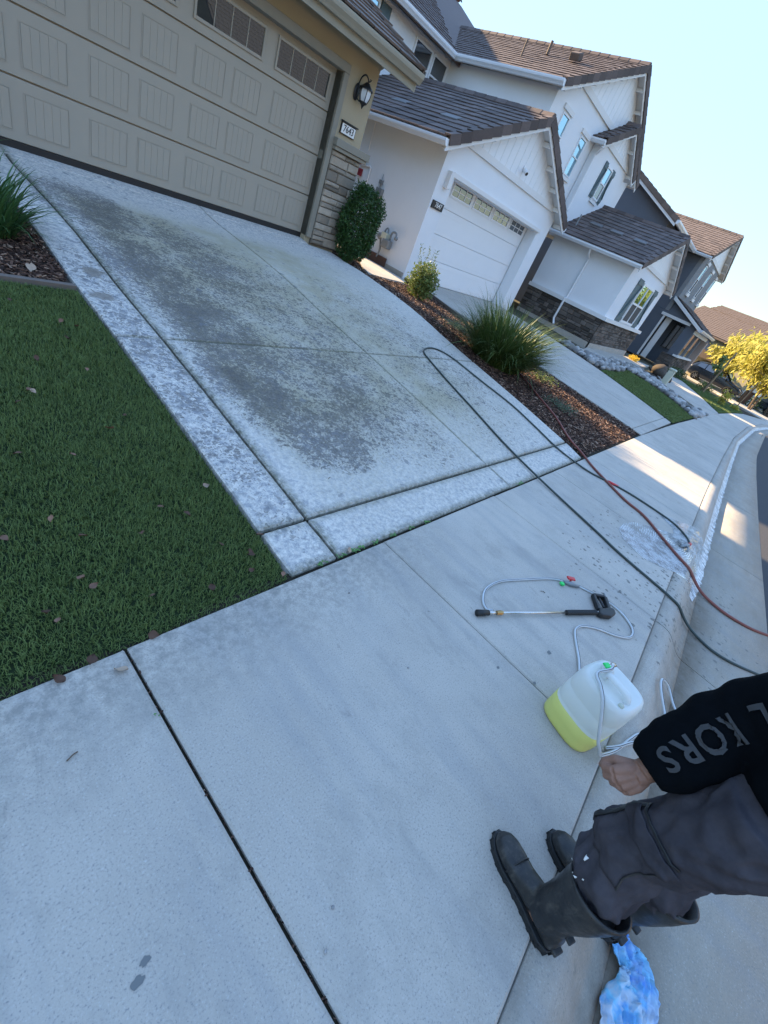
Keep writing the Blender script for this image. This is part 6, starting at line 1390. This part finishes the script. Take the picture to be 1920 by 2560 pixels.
mb = MB(); mb.rings([[HP(-.012+rx*math.cos(a), ry*math.sin(a), u) for a in [k*6.2832/20 for k in range(20)]] for u, rx, ry in ((-.05,.075,.066),(.02,.098,.083),(.06,.103,.083),(.10,.085,.068),(.125,.05,.04),(.13,.01,.01))]); mb.build('hair', M['hair'], person, True)
# trousers: two legs and seat, one garment
m, t, b = base_mat('dark work trousers', .92, .1); P = pos(t)
o_ = mixc(t, ramp(t, noise(t, P, 9, 5, .65), [(.35,0),(.65,1)]), (.045,.042,.050), (.078,.073,.084)); o_ = mixc(t, ramp(t, noise(t, P, 4, 4, .6), [(.6,0),(.75,.25)]), o_, (.12,.10,.10))
vo = nn(t, 'ShaderNodeTexVoronoi'); vo.inputs['Scale'].default_value = 22; t.links.new(P, vo.inputs['Vector']); sepp = nn(t, 'ShaderNodeSeparateXYZ'); t.links.new(P, sepp.inputs[0])
spot = math_(t, 'MULTIPLY', ramp(t, vo.outputs['Distance'], [(.07,1),(.1,0)]), ramp(t, noise(t, P, 14, 1, .5), [(.58,0),(.6,1)])); low = math_(t, 'MULTIPLY_ADD', sepp.outputs[2], -9, -1.2, True)
o_ = mixc(t, math_(t, 'MULTIPLY', spot, low), o_, (.5,.47,.46))
t.links.new(o_, b.inputs['Base Color']); bump(t, b, math_(t,'ADD',noise(t, P, 700, 2, .6),math_(t,'MULTIPLY',noise(t,P,38,5,.7),1.6)), .55, .004); M['trousers'] = m
tm = MB()
for sd_ in 'LR':
    tm.rings([[leg_p(sd_, 2*math.pi*k/56, z) for k in range(56)] for z in [.27+.0125*i for i in range(56)]])
tm.f = [q[::-1] for q in tm.f]
tm.tube([pw(-4.855,-8.41,.80), pw(-4.85,-8.41,.9), pel, pw(-4.83,-8.40,1.04)], [.08,.14,.142,.13], 24)
tr_ = tm.build('trousers', M['trousers'], person, True)
rm = tr_.modifiers.new('rm', 'REMESH'); rm.mode = 'VOXEL'; rm.voxel_size = .006; rm.use_smooth_shade = True
sm = tr_.modifiers.new('sm', 'SMOOTH'); sm.factor = .5; sm.iterations = 2
def leg_patch(name, a0, a1, z0, z1, mat, o=.006, sk=0., na=14, nz=14, th=.004):
    mb = MB(); V = [leg_p('L', a0+(a1-a0)*i/na, z0+(z1-z0)*k/nz+sk*(i/na), o) for k in range(nz+1) for i in range(na+1)]
    mb.add(V, [(k*(na+1)+i,k*(na+1)+i+1,(k+1)*(na+1)+i+1,(k+1)*(na+1)+i)[::-1] for k in range(nz) for i in range(na)])
    p_ = mb.build(name, mat, tr_, True); s_ = p_.modifiers.new('s','SOLIDIFY'); s_.thickness = th; s_.offset = 1; return p_
leg_patch('cargo_pocket', R(28), R(118), .50, .70, M['trousers'], .003)
leg_patch('pocket_flap', R(26), R(120), .655, .715, M['trousers'], .009, 0)
leg_patch('zip', R(20), R(112), .725, .732, M['rubber'], .008, -.0, 16, 2, .003)
leg_patch('zip', R(18), R(30), .52, .73, M['rubber'], .007, 0, 3, 14, .003)
for a_, z_, w_ in ((62,.45,.05),(40,.375,.02),(55,.36,.02),(70,.385,.025),(80,.41,.02)): leg_patch('paint_spot', R(a_), R(a_)+w_*2.4, z_, z_+w_*.28, M['numplate'], .004, .004, 3, 3, .001)
for q in ((.52,.70),): leg_patch('seam', R(117), R(119.5), q[0]-.02, q[1], M['plate_d'], .006, 0, 2, 14, .002)
# boots
m, t, b = base_mat('black rubber boot', .48, .4); P = pos(t)
o_ = mixc(t, ramp(t, noise(t, P, 8, 6, .7), [(.4,0),(.7,1)]), (.013,.014,.016), (.036,.033,.029)); o_ = mixc(t, ramp(t, noise(t, pos(t,(1,1,.35)), 34, 6, .75), [(.5,0),(.7,.6)]), o_, (.10,.088,.072))
t.links.new(o_, b.inputs['Base Color']); t.links.new(ramp(t, noise(t, P, 20, 4, .6), [(.3,.26),(.7,.58)]), b.inputs['Roughness']); bump(t, b, noise(t, P, 45, 5, .6), .25, .004); M['boot'] = m
def boot(A, dr, name_label):
    D = Vector((dr.x, dr.y, 0)).normalized(); S_ = Vector((-D.y, D.x, 0)); Q = lambda f_, s_, z: pw(A.x+D.x*f_+S_.x*s_, A.y+D.y*f_+S_.y*s_, z)
    prof_ = [(-.082,.018,.09,.0),(-.07,.034,.12,0),(-.03,.041,.16,0),(.02,.041,.155,.0),(.07,.042,.125,.002),(.12,.047,.098,.004),(.17,.051,.088,.005),(.21,.048,.082,.004),(.24,.036,.07,.002),(.258,.014,.05,.0)]
    mb = MB(); rg = []
    for f_, w_, h, so_ in prof_:
        r = []
        for k in range(24):
            a = 2*math.pi*k/24; c, s_ = math.cos(a), math.sin(a); ex = 2.6; q = (abs(c)**ex+abs(s_)**ex)**(-1/ex)
            r.append(Q(f_, so_+w_*q*c, .022+(h-.022)*(.5+.5*q*s_)))
        rg.append(r)
    mb.rings(rg); mb.f = [x[::-1] for x in mb.f]
    sh = [(.06,.0,.062,.050),(.12,.002,.070,.056),(.18,-.002,.072,.060),(.24,-.005,.080,.066),(.30,-.006,.089,.074),(.335,-.007,.093,.078)]
    mb.rings([[Q(o_+rf*math.cos(a)*(1+.02*math.sin(z*70+2*math.cos(a))*(.1<z<.26)), rs*math.sin(a)*(1+.02*math.sin(z*60+a)), z) for a in [2*math.pi*k/28 for k in range(28)]] for z, o_, rf, rs in sh])
    mb.f = mb.f
    bt = mb.build('boot', M['boot'], person, True); r_ = bt.modifiers.new('rm','REMESH'); r_.mode = 'VOXEL'; r_.voxel_size = .0042; r_.use_smooth_shade = True
    s_ = bt.modifiers.new('sm','SMOOTH'); s_.factor = .5; s_.iterations = 6
    top = lambda a: .372-.018*math.cos(a)
    mb = MB(); ro = []; 
    for e, zz in ((.0,.305),(.003,.33),(.004,.35),(.005,'t'),(-.004,'t'),(-.006,.33),(-.008,.31)):
        ro.append([Q(-.006+(.090+e+(.004 if zz=='t' else 0))*math.cos(a), (.0755+e)*math.sin(a), top(a) if zz == 't' else zz) for a in [2*math.pi*k/36 for k in range(36)]])
    mb.rings(ro, False, False); mb.build('shaft_rim', M['boot'], bt, True)
    out = [(-.088,.0),(-.080,.028),(-.05,.043),(.0,.044),(.05,.043),(.10,.049),(.16,.058),(.21,.054),(.245,.038),(.266,.012)]
    ol = out+[(f_,-w_*.93) for f_, w_ in out[::-1]]
    for (z0, z1, ex, nm) in ((.010,.030,.0,'sole'),(-.001,.0095,-.003,'tread')):
        mb = MB(); pts = []
        for i, (f_, w_) in enumerate(ol):
            lug = (.002 if (i%2) else 0) if nm == 'tread' else 0
            pts.append((f_*(1+ex), w_*(1+ex*3)-math.copysign(lug, w_)))
        mb.prism([Q(f_, w_, z0) for f_, w_ in pts], (0,0,z1-z0)); mb.build(nm, M['rubber'], bt, bevel=.003)
    mb = MB()
    for k in range(22):     # side lugs
        i = k/22*(len(ol)); j0 = int(i); fr_ = i-j0; a_, b_ = ol[j0%len(ol)], ol[(j0+1)%len(ol)]; f_ = a_[0]+(b_[0]-a_[0])*fr_; w_ = a_[1]+(b_[1]-a_[1])*fr_
        mb.obox(Matrix.Translation(Q(f_*.992, w_*.97, .012)) @ Matrix.Rotation(math.atan2(D.y,D.x),4,'Z'), .012,.007,.022)
    mb.build('lugs', M['rubber'], bt)['kind'] = 'stuff'
    mb = MB(); mb.tube(spline([Q(.145,-.05,.045),Q(.15,-.03,.088),Q(.152,.004,.1),Q(.15,.036,.088),Q(.145,.056,.045)],5), .003, 6); mb.build('toe_cap_seam', M['boot'], bt, True)
    for f_, z, dx, dy, dz in ((-.087,.05,.028,.04,.014),(-.076,.14,.024,.03,.012)):
        MB().obox(Matrix.Translation(Q(f_,0,z)) @ Matrix.Rotation(math.atan2(D.y,D.x),4,'Z'), dx,dy,dz).build('heel_kick', M['boot'], bt, bevel=.004)
    return bt
boot(LA, Fd, 'left'); boot(RA, Vector((.33,.94,0)), 'right')
# sweatshirt
sw = MB()
def arm_p(t, a, o=0.):
    """sleeve surface of the left arm: t 0 shoulder..1 cuff"""
    P = SPL; i = min(int(t*(len(P)-1)), len(P)-2); fr_ = t*(len(P)-1)-i; c = P[i].lerp(P[i+1], fr_); d = (P[min(i+2,len(P)-1)]-P[max(i-1,0)]).normalized()
    u = (CAM-c); u = (u-d*u.dot(d)).normalized(); v = d.cross(u)
    r = float(np.interp(t, [0,.25,.5,.7,.86,.95,1], [.094,.092,.098,.094,.084,.069,.056]))*(1+.07*mnoise.noise((t*9,math.cos(a)*1.2,math.sin(a)*1.2))+.05*(.4-abs(mnoise.noise((t*13+1.5*math.sin(a),math.cos(a)*1.9+4,math.sin(a)*1.9)))*1.6)*np.interp(t,[0,.3,.9,1],[.5,1,1,.2])+.03*math.sin(t*40+2*math.sin(a))*np.interp(t,[.3,.5,.75,.95],[0,.8,1,.3]))+o
    return c+(u*math.cos(a)+v*math.sin(a))*r, u, v, d
cuff = ARM['L'][2]+(ARM['L'][1]-ARM['L'][2]).normalized()*.012
SPL = spline([ARM['L'][0]+Vector((.0,.0,.02)), ARM['L'][1], cuff], 14)
sw.rings([[arm_p(q/44, 2*math.pi*k/32)[0] for k in range(32)] for q in range(45)], True, False)
cin = [arm_p(1, 2*math.pi*k/32, -.010)[0] for k in range(32)]; cin2 = [arm_p(.93, 2*math.pi*k/32, -.018)[0] for k in range(32)]
sw.rings([[arm_p(1, 2*math.pi*k/32)[0] for k in range(32)], cin, cin2], False, True)
SR = spline([ARM['R'][0], ARM['R'][1], ARM['R'][2]], 8); sw.tube(SR, [float(np.interp(i,[0,8,16],[.085,.08,.052])) for i in range(len(SR))], 20)
tor = [(.985,-4.83,-8.405,.165,.130),(1.01,-4.825,-8.40,.172,.138),(1.05,-4.82,-8.395,.175,.14),(1.14,-4.80,-8.375,.18,.14),(1.24,-4.785,-8.36,.185,.14),(1.34,-4.77,-8.335,.185,.13),(1.40,-4.76,-8.31,.13,.10),(1.45,-4.75,-8.295,.075,.075)]
sw.rings([[pw(x+Ld.x*a_*math.cos(q)+Fd.x*b_*math.sin(q), y+Ld.y*a_*math.cos(q)+Fd.y*b_*math.sin(q), z+.006*math.sin(5*q)*(z<1.0)) for q in [2*math.pi*k/44 for k in range(44)]] for z,x,y,a_,b_ in tor])
shirt = sw.build('sweatshirt', M['fleece'], person, True)
rm = shirt.modifiers.new('rm','REMESH'); rm.mode = 'VOXEL'; rm.voxel_size = .0055; rm.use_smooth_shade = True
sm = shirt.modifiers.new('sm','SMOOTH'); sm.factor = .5; sm.iterations = 3
mb = MB(); mb.rings([[nek+Ld*(r_*math.cos(q))+Fd*(r_*math.sin(q)*.9)+Vector((0,0,z)) for q in [2*math.pi*k/24 for k in range(24)]] for z, r_ in ((-.05,.10),(-.01,.105),(.03,.085),(.035,.07),(.0,.07))], False, False); mb.build('hood', M['fleece'], shirt, True)
# lettering down the sleeve, tops of the letters towards the person's back
def sleeve_text(ch, t_mid, size, am):
    me = text_mesh(ch, size, 0., .0018); bm = bmesh.new(); bm.from_mesh(me); bmesh.ops.triangulate(bm, faces=bm.faces[:])
    for _ in range(2):
        bmesh.ops.subdivide_edges(bm, edges=[e for e in bm.edges if e.calc_length() > .006], cuts=1, use_grid_fill=True); bmesh.ops.triangulate(bm, faces=bm.faces[:])
    L_ = sum((SPL[i+1]-SPL[i]).length for i in range(len(SPL)-1))
    for v in bm.verts:
        tt = t_mid+v.co.x/L_; r0 = .09; p_, u, w_, d = arm_p(min(max(tt,0),1), am + v.co.y/r0*TS, .0075); v.co = p_
    bm.to_mesh(me); bm.free(); me.materials.clear(); me.materials.append(M['print'])
    o = place('letter', me, shirt, Matrix()); return o
TS = -1
for ch, tm_ in (('L',.365),('K',.555),('O',.675),('R',.78),('S',.872)): sleeve_text(ch, tm_, .086, R(0))
